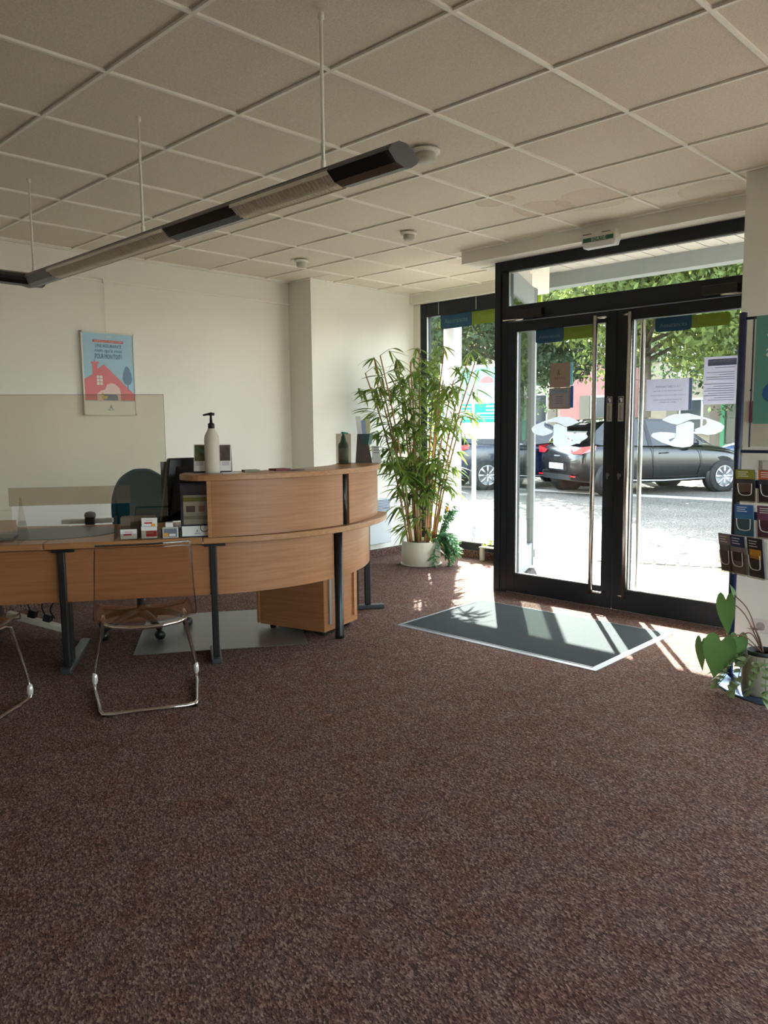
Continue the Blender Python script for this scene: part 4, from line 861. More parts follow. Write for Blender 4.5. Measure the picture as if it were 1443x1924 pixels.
# green soap bottle behind a grey acrylic plate, brown leaflet box
q = P(.99, 39.5); gb = thing('soap_bottle', 'translucent green pump bottle behind a grey plate on the counter', 'bottle', tuple(q + UP * ZC))
GB = M('green_bottle', '5f9485', .3, transl=.3)
obj('body', G().lathe([(0, ZC), (.034, ZC), (.036, ZC + .01), (.036, ZC + .135), (.024, ZC + .15), (.016, ZC + .165), (0, ZC + .165)], q, 20), GB, gb)
pg = obj('pump', G().lathe([(.02, ZC + .155), (.014, ZC + .19), (.007, ZC + .2), (.006, ZC + .215), (0, ZC + .215)], q, 14), M('green_pump', '2f7d70', .4), gb)
obj('spout', G().tube([q + UP * (ZC + .215) + ld * .015, q + UP * (ZC + .217), q - ld * .035 + UP * (ZC + .21)], .006, 8), MATS['green_pump'], pg)
obj('label', G().lathe([(.0365, ZC + .03), (.0365, ZC + .11)], q, 20), M('label_green', '86a79a', .6), gb)
vd = V(.71, .70, 0)
q = P(.99, 39.5) + V(.74, -.67, 0) * .055; tag(obj('acrylic_plate', G().obox(q - vd * .052 + UP * ZC, vd * .104, V(-.7, .71, 0) * .004, (0, 0, .21)), glass('smoke', 'd6cfc6', 1, 1.49, .03), loc=tuple(q + UP * ZC)), 'grey see-through plate standing in front of the green bottle', 'plate')
q = P(1.09, 46.0) + vd * .035; q2 = q
bs = thing('leaflet_box', 'brown tapered box of flyers at the right end of the counter', 'leaflet box', tuple(q + UP * ZC))
BRN = M('brown_card', '4a3c38', .6)
obj('box', G().prism([(-.06, 0), (.06, 0), (.032, .14), (.02, .205), (-.045, .205)], q + UP * ZC, vd, UP, -.05), BRN, bs, .002)
obj('teal_panel', G().prism([(-.012, .13), (.032, .13), (.045, .205), (-.02, .205)], q + UP * ZC + V(.035, -.035, 0) * .05, vd, UP, .001), M('dark_teal', '28484a', .6), bs)
obj('pale_panel', G().prism([(.034, .13), (.055, .13), (.07, .205), (.047, .205)], q + UP * ZC + V(.035, -.035, 0) * .05, vd, UP, .001), M('pale_teal', '8fb5b2', .6, transl=.3), bs)
for k, (dx, h, m, sl) in enumerate(((-.03, .33, PAPER, -.1), (-.012, .3, M('flyer_blue', 'a9b8dc', .6, transl=.3), -.03), (.008, .31, M('flyer_cream', 'd5cfa8', .6, transl=.3), .02))):
    b0 = q + vd * dx - V(-.7, .71, 0) * (-.012 - .01 * k) + UP * (ZC + .06)
    tag(obj('flyer', G().obox(b0, vd * .035, V(-.7, .71, 0) * .0015, (UP + vd * sl - V(-.7, .71, 0) * .0) * (h - .06)), m, loc=tuple(b0)), ('white flyer leaning out of the brown box', 'pale blue flyer in the middle of the brown box', 'cream flyer at the back of the brown box')[k], 'flyer', 'flyers in the brown box')
pb = q + vd * .085; tag(obj('card_stand', G().prism([(-.02, 0), (.045, 0), (.02, .12), (-.03, .12)], pb + UP * ZC + V(.7, -.71, 0) * .02, vd, UP, .003), M('card_white', 'd2d5d2', .6, transl=.2), loc=tuple(pb + UP * ZC)), 'white printed card leaning against the brown box', 'card')
cs = bpy.data.objects['card_stand']
for k in range(3): obj('print_line', G().obox(pb + UP * (ZC + .105 - .018 * k) - vd * .015 + V(.7, -.71, 0) * .0235, vd * .04, V(.7, -.71, 0) * .0005, UP * .007), GREYP, cs)
# ---- cables, power strip and computer under the desk
pw = thing('power_strip', 'cream power strip hanging under the desk', 'power strip', D(-1.25, -.55, .06)); pa, pb = V(-5.25, 1.84, .16), V(-4.98, 2.09, .06)
dv = pb - pa; dl = np.linalg.norm(dv); dv = dv / dl; sv = np.cross(dv, UP); sv /= np.linalg.norm(sv); uv = np.cross(sv, dv)
obj('housing', G().obox(pa - sv * .025 - uv * .02, dv * dl, sv * .05, uv * .04), M('cream_plastic', 'c4bda9', .5), pw, .006)
obj('end_cap', G().obox(pb - sv * .03 - uv * .024, dv * .02, sv * .06, uv * .048), M('cream_cap', 'd0cabb', .5), pw, .005)
for k in (.35, .62): obj('plug', G().obox(pa + dv * dl * k - sv * .025 + uv * .02, dv * .05, sv * .05, uv * .05), PLBLACK, pw, .006)
for k, m in enumerate((.4, .65, .8)):
    p = pa + dv * dl * m + uv * .05
    tag(obj('cable', G().tube(spline([p, p + V(.02, -.03, .08), p + V(-.03 + .05 * k, .03, .2), p + V(.02 + .04 * k, .06, .42)], 6), .005, 6), PLBLACK, loc=tuple(p)), ('black cable rising from the left of the power strip', 'black cable rising from the middle of the power strip', 'black cable rising from the right of the power strip')[k], 'cable', 'cables under the desk')
pc_ = thing('computer_tower', 'black computer tower on the floor under the desk', 'computer', (-5.25, 1.62, 0))
obj('case', G().cbox((-5.28, 1.66, .01), .2, .42, .36, math.radians(56)), PLBLACK, pc_, .006); obj('bay_cover', G().cbox((-5.28, 1.66, .12), .203, .12, .02, math.radians(56)), PLGREY, pc_)
for s in (-1, 1): obj('foot', G().cbox((-5.28 + .08 * s, 1.66 + .1 * s, 0), .04, .03, .012), PLBLACK, pc_)
# ---- convector on the wall behind
hv = thing('wall_heater', 'white electric wall heater beside the bamboo', 'heater', (-5.69, 5.6, .1))
obj('casing', G().box(-5.685, -5.61, 5.25, 5.82, .14, .46), M('heater_white', 'c9cccf', .4), hv, .008)
obj('grille_frame', G().box(-5.685, -5.62, 5.27, 5.81, .47, .6), MATS['heater_white'], hv)
for k in range(8): obj('grille_slat', G().box(-5.622, -5.612, 5.28, 5.8, .478 + k * .015, .4845 + k * .015), M('slat', '5b6a88', .4), hv)
# ---- framed poster on the wall
fp = thing('framed_poster', 'framed blue poster of a red house hung on the wall', 'poster', (-5.98, 2.97, 1.45))
X0 = -5.975; y0, y1, z0, z1 = 2.76, 3.2, 1.455, 2.105
for (a, b, c, d_) in ((y0, y1, z0, z0 + .01), (y0, y1, z1 - .01, z1), (y0, y0 + .01, z0, z1), (y1 - .01, y1, z0, z1)): obj('frame_bar', G().box(X0 - .02, X0 + .004, a, b, c, d_), M('frame_white', 'ded8ca', .35), fp)
sh = obj('print', G().box(X0 - .015, X0, y0 + .008, y1 - .008, z0 + .008, z1 - .008), M('poster_sky', 'a4c4d6', .5), fp)
def pz(name, poly, m, lay=1): return obj(name, G().prism([(y0 + a * (y1 - y0), z0 + b * (z1 - z0)) for a, b in poly], (X0 + .0006 * lay, 0, 0), (0, 1, 0), (0, 0, 1), .0006), m, sh)
PRED = M('poster_red', 'd9777c', .5); PWH = M('poster_white', 'e2ded4', .5); PNV = M('poster_navy', '6f87a3', .5); PPK = M('poster_pink', 'e3c3bc', .5); PTX = M('poster_ink', '4a6f84', .5)
pz('white_foot', [(.02, .015), (.98, .015), (.98, .17), (.02, .17)], PWH)
pz('house_shape', [(.02, .18), (.98, .18), (.98, .25), (.4, .615), (.28, .555), (.28, .62), (.31, .62), (.31, .64), (.245, .64), (.23, .665), (.215, .64), (.16, .64), (.16, .62), (.185, .62), (.185, .49), (.02, .43)], PRED, 2)
for r in range(3):
    for c in range(2): pz('window_square', [(.255 + .06 * c, .365 + .04 * r), (.305 + .06 * c, .365 + .04 * r), (.305 + .06 * c, .397 + .04 * r), (.255 + .06 * c, .397 + .04 * r)], PWH, 3)
pz('tree_shape', [(.795, .57), (.77, .52), (.75, .45), (.78, .39), (.84, .37), (.845, .3), (.855, .3), (.86, .37), (.91, .39), (.94, .44), (.92, .52), (.89, .57), (.85, .6), (.82, .6)], PNV, 3)
pz('bubble_shape', [(.25, .17), (.25, .26), (.33, .3), (.4, .31), (.44, .37), (.52, .39), (.6, .38), (.68, .33), (.7, .26), (.7, .17)], PPK, 4)
pz('sofa_shape', [(.36, .18), (.36, .255), (.62, .255), (.65, .2), (.64, .18)], M('poster_grey', '77808f', .5), 5)
pz('figure_shape', [(.33, .19), (.33, .27), (.37, .275), (.38, .235), (.45, .23), (.43, .2)], M('poster_yellow', 'cdb36c', .5), 6)
pz('heading_bar', [(.21, .875), (.79, .875), (.79, .905), (.21, .905)], M('poster_crimson', 'cf5a66', .5), 2)
def pt(s, b, w, h, m, lay=4): text('lettering', s, m, sh, (X0 + .0006 * lay, (y0 + y1) / 2, z0 + b * (z1 - z0)), (0, 1, 0), (0, 0, 1), width=w, height=h)
pt('ASSURANCE HABITATION', .89, .23, .011, PWH); pt('UNE ASSURANCE', .835, .22, .026, PTX); pt("rien qu'\u00e0 moi", .775, .225, .036, PTX); pt('POUR MON TOIT !', .71, .225, .038, PTX); pt('AREAS', .945, .045, .012, PWH)
pt('A', .1, .03, .035, PTX); pt('AREAS', .065, .06, .013, PTX)
obj('hanging_wire', G().tube([(-5.985, 2.972, 2.105), (-5.985, 2.972, 2.5)], .0022, 6), RAIL, fp); obj('wire_hook', G().box(-5.99, -5.975, 2.962, 2.982, 2.485, 2.512), RAIL, fp)
# ---- pendant light
ly = 1.805
lp_ = thing('pendant_light', 'long black pendant light with white louvres hanging from white rods', 'pendant light', (-3.2, ly, 2.7))
up = [(-.067, .002), (-.05, .024), (-.02, .038), (.012, .038), (.042, .026), (.067, .004)]; lo = [(.067, .004), (.06, -.012), (.035, -.028), (0, -.034), (-.035, -.026), (-.067, .002)]
ZL = 2.165; LB = M('lamp_black', '16171a', .28); LW = M('louvre_white', 'f0e6d2', .4)
def lseg(x0, x1, prof): return G().prism([(a + ly, b + ZL) for a, b in prof], (x0, 0, 0), (0, 1, 0), (0, 0, 1), x1 - x0)
ring = up + lo[1:-1]
obj('upper_housing', lseg(-4.52, -1.69, up + [(.0, .0)]), LB, lp_)
for x0, x1 in ((-4.52, -4.12), (-2.97, -2.49), (-1.95, -1.69)): obj('lower_cover', lseg(x0, x1, lo + [(0, .004)]), LB, lp_)
obj('end_cap', lseg(-1.69, -1.675, ring), M('end_grey', '3c3b39', .5), lp_)
obj('corner_arm', G().prism([(a - 4.47, b + ZL) for a, b in ring], (0, -.6, 0), (1, 0, 0), (0, 0, 1), -2.46), LB, lp_)
for x0, x1 in ((-4.12, -2.97), (-2.49, -1.95)):
    lv = obj('louvre_tray', lseg(x0, x1, [(a * .93, b + .009) for a, b in lo] + [(0, .008)]), M('louvre_back', 'eee2cc', .5), lp_)
    g = G(); k = int((x1 - x0) / .0185)
    for i in range(k + 1): x = x0 + (x1 - x0) * i / k; g.prism([(a + ly, b + ZL) for a, b in lo] + [(ly, ZL + .004)], (x - .0015, 0, 0), (0, 1, 0), (0, 0, 1), .003)
    for off in (-.02, .02): g.box(x0, x1, ly + off - .001, ly + off + .001, ZL - .034, ZL - .012)
    b = obj('louvre_blades', g, LW, lv); b['kind'] = 'stuff'
    obj('louvre_edge', G().box(x0, x1, ly + .058, ly + .067, ZL - .012, ZL + .003).box(x0, x1, ly - .068, ly - .06, ZL - .008, ZL + .004), LW, lv)
for x in (-2.045, -3.249, -4.444):
    rd = obj('hanging_rod', G().tube([(x, ly + .004, ZL + .035), (x, ly + .004, 2.7)], .006, 10), RAIL, lp_)
    obj('rod_sleeve', G().lathe([(.0085, ZL + .036), (.0085, ZL + .07), (.006, ZL + .075)], (x, ly + .004, 0), 12), RAIL, rd)
    obj('ceiling_cap', G().lathe([(.011, 2.699), (.011, 2.68), (.006, 2.676)], (x, ly + .004, 0), 12), RAIL, rd)
# ---- entrance mat
mt = thing('entrance_mat', 'dark grey entrance mat with a silver edge in front of the door', 'doormat', (-2.9, 4.3, 0))
mp = [(-3.6, 3.775), (-2.105, 3.79), (-2.125, 4.815), (-3.66, 4.77)]
obj('pile', G().prism([(mp[0][0] + .03, mp[0][1] + .025), (mp[1][0] - .035, mp[1][1] + .025), (mp[2][0] - .035, mp[2][1] - .025), (mp[3][0] + .035, mp[3][1] - .025)], (0, 0, .0), (1, 0, 0), (0, 1, 0), .009), M('mat_pile', '3a4042', .95, var=.25, scale=220, bump=.5, bscale=300, spec=.1), mt)
for i in range(4):
    a, b = V(*mp[i], 0), V(*mp[(i + 1) % 4], 0); d_ = (b - a) / np.linalg.norm(b - a); n_ = V(-d_[1], d_[0], 0)
    obj('edge_strip', G().add([a, b, b + n_ * .035 - d_ * .03, a + n_ * .035 + d_ * .03, a + UP * .003, b + UP * .003, b + n_ * .035 - d_ * .03 + UP * .01, a + n_ * .035 + d_ * .03 + UP * .01],
        [(3, 2, 1, 0), (4, 5, 6, 7), (0, 1, 5, 4), (1, 2, 6, 5), (2, 3, 7, 6), (3, 0, 4, 7)]), M('mat_edge', '8f969f', .45, metal=.2), mt)
# ---- poster board standing outside, seen through the shop window
YB = 8.3
hp = thing('poster_board', 'white framed double poster board standing outside the shop window', 'poster board', (-6.3, YB, ZG))
for x in (-7.02, -6.475, -5.9): obj('post', G().box(x - .013, x + .013, YB - .02, YB + .04, ZG, 2.17), M('board_white', 'e4e6e6', .5), hp)
obj('top_bar', G().box(-7.0, -5.9, YB, YB + .03, 2.09, 2.12), MATS['board_white'], hp); obj('bottom_panel', G().box(-7.0, -5.9, YB, YB + .02, 1.16, 1.36), M('board_foot', 'f0f2f2', .5, transl=.4), hp)
for x0, x1 in ((-7.0, -6.495), (-6.455, -5.92)):
    sh = obj('poster_sheet', G().box(x0, x1, YB + .002, YB + .008, 1.36, 2.09), M('poster_paper', 'e6eef0', .6, transl=.6), hp)
    def wb(nm, a, b, c, d_, m, l=1): obj(nm, G().box(x0 + a * (x1 - x0), x0 + b * (x1 - x0), YB + .002 - .002 * l, YB + .003 - .002 * l, c, d_), m, sh)
    wb('green_band', 0, 1, 1.37, 1.62, M('win_green', '3fb8a4', .6, transl=.6)); wb('cyan_field', 0, 1, 1.84, 2.08, M('win_cyan', 'a8e2ea', .6, transl=.6)); wb('photo_field', 0, 1, 1.63, 1.84, M('win_photo', 'b4c4d2', .6, transl=.6, var=.3, scale=20))
    obj('red_umbrella', G().prism([(x0 + .2 + .12 * math.cos(t), 1.88 + .09 * math.sin(t)) for t in np.linspace(0, PI, 12)], (0, YB - .003, 0), (1, 0, 0), (0, 0, 1), .0006), M('win_red', 'e3a0a2', .6, transl=.6), sh)
    for j, zz in enumerate((1.59, 1.54, 1.5, 1.45, 1.425)): wb('text_line', .35 if j < 2 else .06, .95, zz - (.018 if j < 3 else .007), zz, M('win_white', 'f2fbf8', .6, transl=.6), 2)
for x in (-5.31, -4.83, -4.46): obj('hanging_cable', G().tube([(x, 6.225, 2.47), (x, 6.225, 2.605)], .002, 5), RAIL, w1)
# ---- leaflet rack on the right
rk = thing('leaflet_rack', 'dark blue metal leaflet rack on a round base by the door', 'rack', (-1.25, 4.2, 0))
obj('base_disc', G().lathe([(0, 0), (.335, 0), (.335, .006), (.325, .01), (0, .012)], (-1.25, 4.2, 0), 48), M('base_blue', '5d7396', .18, metal=.75), rk)
for x in (-1.553, -.947): obj('post', G().lathe([(.019, .01), (.019, 1.91), (.0, 1.915)], (x, 4.223, 0), 16), NAVY, rk)
for z, h in ((1.88, .014), (1.203, .016), (1.035, .042), (.87, .042)): obj('cross_bar', G().box(-1.54, -.96, 4.215, 4.226, z - h / 2, z + h / 2), NAVY, rk)
obj('header_panel', G().box(-1.49, -1.0, 4.2, 4.206, 1.23, 1.88), ACRYL, rk); obj('header_edge', G().box(-1.493, -1.489, 4.197, 4.209, 1.225, 1.885), NAVY, rk)
for z in (1.19, 1.225): obj('clip', G().cbox((-1.535, 4.2, z - .008), .02, .02, .02), ACRYL, rk)
ps_ = tag(obj('poster', G().box(-1.478, -1.03, 4.198, 4.2, 1.345, 1.885), M('rack_poster', '5b8f84', .6), loc=(-1.25, 4.2, 1.345)), 'teal poster in the header panel of the leaflet rack', 'poster')
text('lettering', 'Vous', PAPER, ps_, (-1.425, 4.197, 1.765), (1, 0, 0), (0, 0, 1), height=.05, align='l'); text('lettering', 'avez', PAPER, ps_, (-1.425, 4.197, 1.7), (1, 0, 0), (0, 0, 1), height=.042, align='l')
obj('heading_line', G().box(-1.425, -1.2, 4.1965, 4.1975, 1.845, 1.853), GREYP, ps_); obj('blue_circle', G().prism([(-1.385 + .05 * math.cos(t), 1.5 + .05 * math.sin(t)) for t in np.linspace(0, 2 * PI, 25)[:-1]], (0, 4.1975, 0), (1, 0, 0), (0, 0, 1), .0008), BLUE, ps_)
# pockets and leaflets
def pocket(p, ang, w, h, label, cover, band, extra=None, slope=.16):
    a = math.radians(ang); e = V(math.cos(a), math.sin(a), 0); n = V(e[1], -e[0], 0); p = np.array(p, float); sv = UP + n * slope
    pk = obj('pocket', G().obox(p, e * w, n * .003, sv * h).obox(p + n * .035, e * w, n * .003, sv * h * .62).obox(p, e * w, n * .037, UP * .003), ACRYL, rk)
    hk = [p + n * .039 + e * w * .18 + sv * h * .63, p + n * .039 + e * w * .2 + sv * h * .4, p + n * .039 + e * w * .3 + sv * h * .27, p + n * .039 + e * w * .55 + sv * h * .24, p + n * .039 + e * w * .8 + sv * h * .27, p + n * .039 + e * w * .85 + sv * h * .4, p + n * .039 + e * w * .86 + sv * h * .63]
    obj('cut_out', G().tube(spline(hk, 4), .0022, 5), M('pocket_edge', 'cfcac4', .15), pk)
    obj('pocket_side', G().obox(p + n * .002, e * .002, n * .034, sv * h * .8), ACRYL, pk)
    lf = tag(obj('leaflet', G().obox(p + e * .004 + n * .014 + UP * .006, e * (w - .008), n * .012, sv * (h * 1.05)), cover, loc=tuple(p)), label, 'leaflet', 'leaflets in the rack pockets')
    q = p + e * .004 + n * .0265 + UP * .006
    obj('heading_band', G().obox(q + sv * h * .74, e * (w - .008), n * .0008, sv * h * .3), band, lf)
    for k in range(3): obj('text_line', G().obox(q + n * .001 + e * w * .12 + sv * h * (.96 - .07 * k), e * w * (.5 - .08 * (k == 1)), n * .0005, sv * h * .022), PAPER, lf)
    if extra: obj('picture', G().obox(q + e * w * .12 + sv * h * extra[1], e * w * .68, n * .0008, sv * h * extra[2]), extra[0], lf)
    return lf
GLV = M('cover_grey', '6e6a68', .6); DKV = M('cover_dark', '35343c', .6); NAVYP = M('cover_navy', '2a3a66', .6); BLUP = M('cover_blue', '3d6d8c', .6); PLUM = M('cover_plum', '6b3a50', .6)
pocket((-1.532, 4.185, .945), 0, .1, .155, 'olive-headed leaflet in the top pocket of the rack', M('cover_photo', '3f3b36', .6, var=.4, scale=40), OLIVE, (M('photo_skin', '8a6f62', .6), .3, .3))
pocket((-1.42, 4.185, .945), 0, .1, .155, 'orange-headed leaflet in the top row at the frame edge', DKV, M('cover_orange', 'b5602f', .6))
pocket((-1.529, 4.18, .765), 0, .1, .155, 'blue leaflet in the middle row of the rack', BLUP, M('head_blue', '3a5f95', .6), (M('art_blue', '51788a', .6), .25, .35))
pocket((-1.417, 4.18, .765), 0, .1, .155, 'plum leaflet in the middle row at the frame edge', PLUM, PLUM)
e25 = V(math.cos(math.radians(-22)), math.sin(math.radians(-22)), 0); q0 = V(-1.578, 4.17, .575)
pocket(q0, -22, .085, .19, 'grey leaflet in the bottom row, leftmost on the rack', GLV, M('cover_taupe', '8a817b', .6))
pocket(q0 + e25 * .075, -22, .098, .19, 'navy-headed leaflet with a figure in the bottom row', M('cover_stone', '8b8580', .6), NAVYP, (M('art_dark', '4a4040', .6), .35, .25))
pocket(q0 + e25 * .18, -22, .1, .19, 'dark leaflet with a yellow triangle in the bottom row', DKV, M('cover_black', '2b2a30', .6), (ORANGE, .5, .25))
# ---- wall fittings behind the rack
so_ = thing('wall_socket', 'white double wall socket low on the pier behind the rack', 'socket', (-1.51, 4.559, .21))
obj('plate', G().box(-1.552, -1.40, 4.551, 4.559, .17, .25), M('socket_white', 'd9d2cc', .4), so_, .002)
for x in (-1.512, -1.44):
    obj('socket_well', G().lathe([(.024, 4.5505), (.02, 4.5505), (.019, 4.5507), (0, 4.5507)], (x, 0, .21), 20, axis='y', smooth=False, caps=False), M('socket_grey', '9d958f', .5), so_)
    obj('pin', G().lathe([(0, 4.545), (.003, 4.546), (.003, 4.556)], (x, 0, .218), 8, axis='y'), STEEL, so_)
sw = thing('wall_plate', 'pale square wall plate on the pier at the right edge', 'wall plate', (-1.5, 4.559, 1.12)); obj('plate', G().box(-1.55, -1.42, 4.549, 4.559, 1.08, 1.145), M('plate_white', 'c9c0b9', .5), sw, .003); obj('cover', G().box(-1.54, -1.43, 4.545, 4.55, 1.09, 1.135), M('plate_white2', 'd2c9c2', .5), sw, .003)
rp = thing('call_point', 'small red plate on the pier behind the rack header', 'red plate', (-1.6, 4.559, 1.41)); obj('plate', G().box(-1.622, -1.55, 4.548, 4.559, 1.35, 1.47), RED, rp, .003); obj('face', G().box(-1.612, -1.56, 4.546, 4.549, 1.38, 1.44), M('red_face', 'a03038', .5), rp)
tag(obj('wall_screw', G().lathe([(0, 4.553), (.006, 4.554), (.007, 4.559)], (-1.619, 0, 1.528), 10, axis='y'), INK, loc=(-1.619, 4.559, 1.528)), 'small dark screw in the pier above the red plate', 'screw')

# ================================================================== PLANTS
def blade(L, w, n=5, droop=.3, fold=.15):
    """lance-shaped leaf along +x, drooping"""
    vs = []; fs = []
    for i in range(n + 1):
        t = i / n; h = w * math.sin(PI * min(1, t * .92 + .08)) ** .8 * (1 - .25 * t) if i < n else 0.0004; x = L * t; z = -droop * L * t * t
        vs += [(x, -h / 2, z - fold * h), (x, 0, z), (x, h / 2, z - fold * h)]
    for i in range(n):
        a = i * 3; fs += [(a, a + 3, a + 4, a + 1), (a + 1, a + 4, a + 5, a + 2)]
    return np.array(vs), fs
def frame_mat(p, d, roll=0.0):
    d = Vector(d).normalized(); s = Vector((0, 0, 1)).cross(d)
    if s.length < 1e-4: s = Vector((0, 1, 0))
    s.normalize(); u = d.cross(s); c, r = math.cos(roll), math.sin(roll)
    s2 = s * c + u * r; u2 = d.cross(s2)
    return Matrix(((d.x, s2.x, u2.x, p[0]), (d.y, s2.y, u2.y, p[1]), (d.z, s2.z, u2.z, p[2]), (0, 0, 0, 1)))
def leaves(par, mats4, m, base, limit, single='leaf', rest='leaves'):
    """first `limit` leaves are parts sharing one mesh, the remainder one joined part"""
    vs, fs = base; org = Vector(wloc(par)); me = bpy.data.meshes.new(single); me.from_pydata([tuple(v) for v in vs], [], fs); me.materials.append(m)
    me.polygons.foreach_set('use_smooth', [True] * len(fs))
    for M4 in mats4[:limit]:
        o = bpy.data.objects.new(single, me); COL.objects.link(o); o.parent = par; o.matrix_basis = Matrix.Translation(-org) @ M4
    if len(mats4) > limit:
        hv = np.c_[vs, np.ones(len(vs))]; g = G()
        for M4 in mats4[limit:]: g.add((hv @ np.array(M4).T)[:, :3], fs, 0, True)
        o = obj(rest, g, m, par); o['kind'] = 'stuff'
CAMP = Vector((0, 0, 1.362))
def ring_pot(par, c, r, h, m, soil=True, taper=.97):
    obj('pot', G().lathe([(0, 0), (r * taper, 0), (r * taper, .012), (r, .03), (r, h), (r * .93, h), (r * .9, h - .04), (0, h - .04)], c, 40), m, par)
    if soil: obj('soil', G().lathe([(r * .9, h - .03), (r * .5, h - .02), (0, h - .022)], c, 24), M('soil', '3b2e26', .95, bump=1, bscale=60), par)
BP = V(-5.045, 5.645, 0)
bm = thing('bamboo_plant', 'tall bamboo plant in a round cream pot by the window', 'bamboo plant', tuple(BP))
ring_pot(bm, tuple(BP), .19, .235, M('pot_cream', 'c7beab', .4)); obj('saucer', G().lathe([(0, 0), (.2, 0), (.205, .012), (.19, .014), (0, .01)], tuple(BP), 40), M('saucer', 'b3aa98', .4), bm)
CANE = M('cane', '9a7447', .5, var=.2, scale=20); LEAF = leafmat('bamboo_leaf', '34502a', '7c9440', .5, 4)
rb = random.Random(5); mats_ = []; CR_, CF_ = V(.714, .70, 0), V(-.7, .71, 0)
twig = G()
specs = []
for k in range(18):
    sx = -.42 + .84 * k / 17 + rb.uniform(-.06, .06); sz = 2.05 - .75 * abs(sx) ** 1.6 + rb.uniform(-.3, .08); specs.append((sx, min(sz, 2.08)))
for (sx, zt) in specs:
    b = BP + CR_ * sx * .3 + CF_ * rb.uniform(-.1, .1) + UP * .2
    fd = rb.uniform(-.22, .22); lean = CR_ * (sx * 1.0) + CF_ * fd
    pts = [b, b + lean * .25 + UP * (zt - .2) * .35, b + lean * .6 + UP * (zt - .2) * .7, b + lean * 1.0 + UP * (zt - .2)]
    sp_ = spline(pts, 5); obj('cane', G().tube(sp_, [.0105 * (1 - .45 * i / len(sp_)) for i in range(len(sp_))], 7), CANE, bm)
    n_tw = rb.randint(12, 15)
    for j in range(n_tw):
        t = rb.uniform(.3, 1.0) if j else 1.0
        if j == 1: t = rb.uniform(.1, .3)
        p = np.array(sp_[min(len(sp_) - 1, int(t * (len(sp_) - 1)))]); az = rb.uniform(0, 2 * PI); ln = rb.uniform(.1, .24)
        dr = V(math.cos(az), math.sin(az), rb.uniform(.1, .7)); dr /= np.linalg.norm(dr)
        wallx = -5.66
        e = p + dr * ln
        if e[0] < wallx + .1: dr[0] = abs(dr[0]); e = p + dr * ln
        if e[1] > 6.05: dr[1] = -abs(dr[1]); e = p + dr * ln
        twig.tube([p, p + dr * ln * .6 + UP * .01, e], [.003, .0022, .0015], 5)
        for q in range(rb.randint(5, 8)):
            s = rb.uniform(.45, 1.0); a2 = math.atan2(dr[1], dr[0]) + rb.uniform(-1.3, 1.3); pp = p + dr * ln * s
            d2 = (math.cos(a2), math.sin(a2), rb.uniform(-.75, .25)); L = rb.uniform(.75, 1.3)
            if pp[0] + d2[0] * .2 < wallx: d2 = (abs(d2[0]) * .6, d2[1], d2[2])
            if pp[1] + d2[1] * .2 > 6.17: d2 = (d2[0], -abs(d2[1]), d2[2])
            mats_.append(frame_mat(pp, d2, rb.uniform(-.6, .6)) @ Matrix.Diagonal((L, L, L, 1)))
obj('twigs', twig, M('twig', '6d6a3a', .6), bm)['kind'] = 'stuff'
mats_.sort(key=lambda m4: (m4.translation - CAMP).length)
leaves(bm, mats_, LEAF, blade(.165, .024, 5, .4), 300)
# trailing artificial foliage in front of the pot, with a yellow bloom
FERN = leafmat('fern_leaf', '3a6650', '6a9862', .35, 8)
tr = thing('trailing_plant', 'blue-green trailing foliage spilling over the right of the cream pot', 'trailing plant', tuple(BP + V(.16, .1, .235)))
rt = random.Random(9); tm = []; tg_ = G(); T0 = BP + CR_ * .17 - CF_ * .03 + UP * .27
for k in range(11):
    o_ = CR_ * rt.uniform(-.06, .16) - CF_ * rt.uniform(.0, .14); ln = rt.uniform(.12, .3)
    if k > 7: pts = [T0, T0 + o_ * .6 + UP * .16, T0 + o_ + UP * (.2 + ln * .6)]
    else: pts = [T0 - UP * .04, T0 + o_ * .6 + UP * .03, T0 + o_ * 1.3 - UP * ln * .4, T0 + o_ * 1.35 - UP * ln]
    for a in (0,): sp_ = spline(pts, 6)
    for p in sp_:
        dd = math.hypot(p[0] - BP[0], p[1] - BP[1])
        if dd < .21 and p[2] < .24: p[:2] = BP[:2] + (p[:2] - BP[:2]) / max(dd, 1e-3) * .215
    tg_.tube(sp_, .0025, 5)
    for p in sp_[1:]:
        for s in range(4):
            a = rt.uniform(0, 2 * PI); dd = V(math.cos(a), math.sin(a), rt.uniform(-.8, .3)); out = V(p[0] - BP[0], p[1] - BP[1], 0)
            if np.dot(dd[:2], out[:2]) < 0: dd[:2] = -dd[:2]
            L = rt.uniform(.7, 1.25); tm.append(frame_mat(p, dd, rt.uniform(-.7, .7)) @ Matrix.Diagonal((L, L, L, 1)))
obj('stems', tg_, M('fern_stem', '3f5f3c', .6), tr)
leaves(tr, tm, FERN, blade(.065, .022, 4, .3), 300)
yf = thing('yellow_flower', 'single yellow bloom above the trailing foliage', 'flower', tuple(T0 + CR_ * .075 + UP * .1)); c0 = T0 + CR_ * .075 - CF_ * .1 + UP * .275
obj('stem', G().tube([T0 + UP * -.03, c0 - UP * .06, c0], .003, 6), MATS['fern_stem'], yf)
YP = M('petal_yellow', 'e8b21c', .5, transl=.3); fv, ff = blade(.04, .026, 4, -.15, -.2)
for k in range(6):
    a = 2 * PI * k / 6; M4 = frame_mat(c0, (math.cos(a), math.sin(a) * .5, math.sin(a) * .8 + .2)); hv = np.c_[fv, np.ones(len(fv))]
    obj('petal', G().add((hv @ np.array(M4).T)[:, :3], ff, 0, True), YP, yf)
obj('trumpet', G().lathe([(.004, 0), (.01, .01), (.014, .022), (.011, .02)], tuple(c0), 12), M('trumpet', 'd9921a', .5), yf)
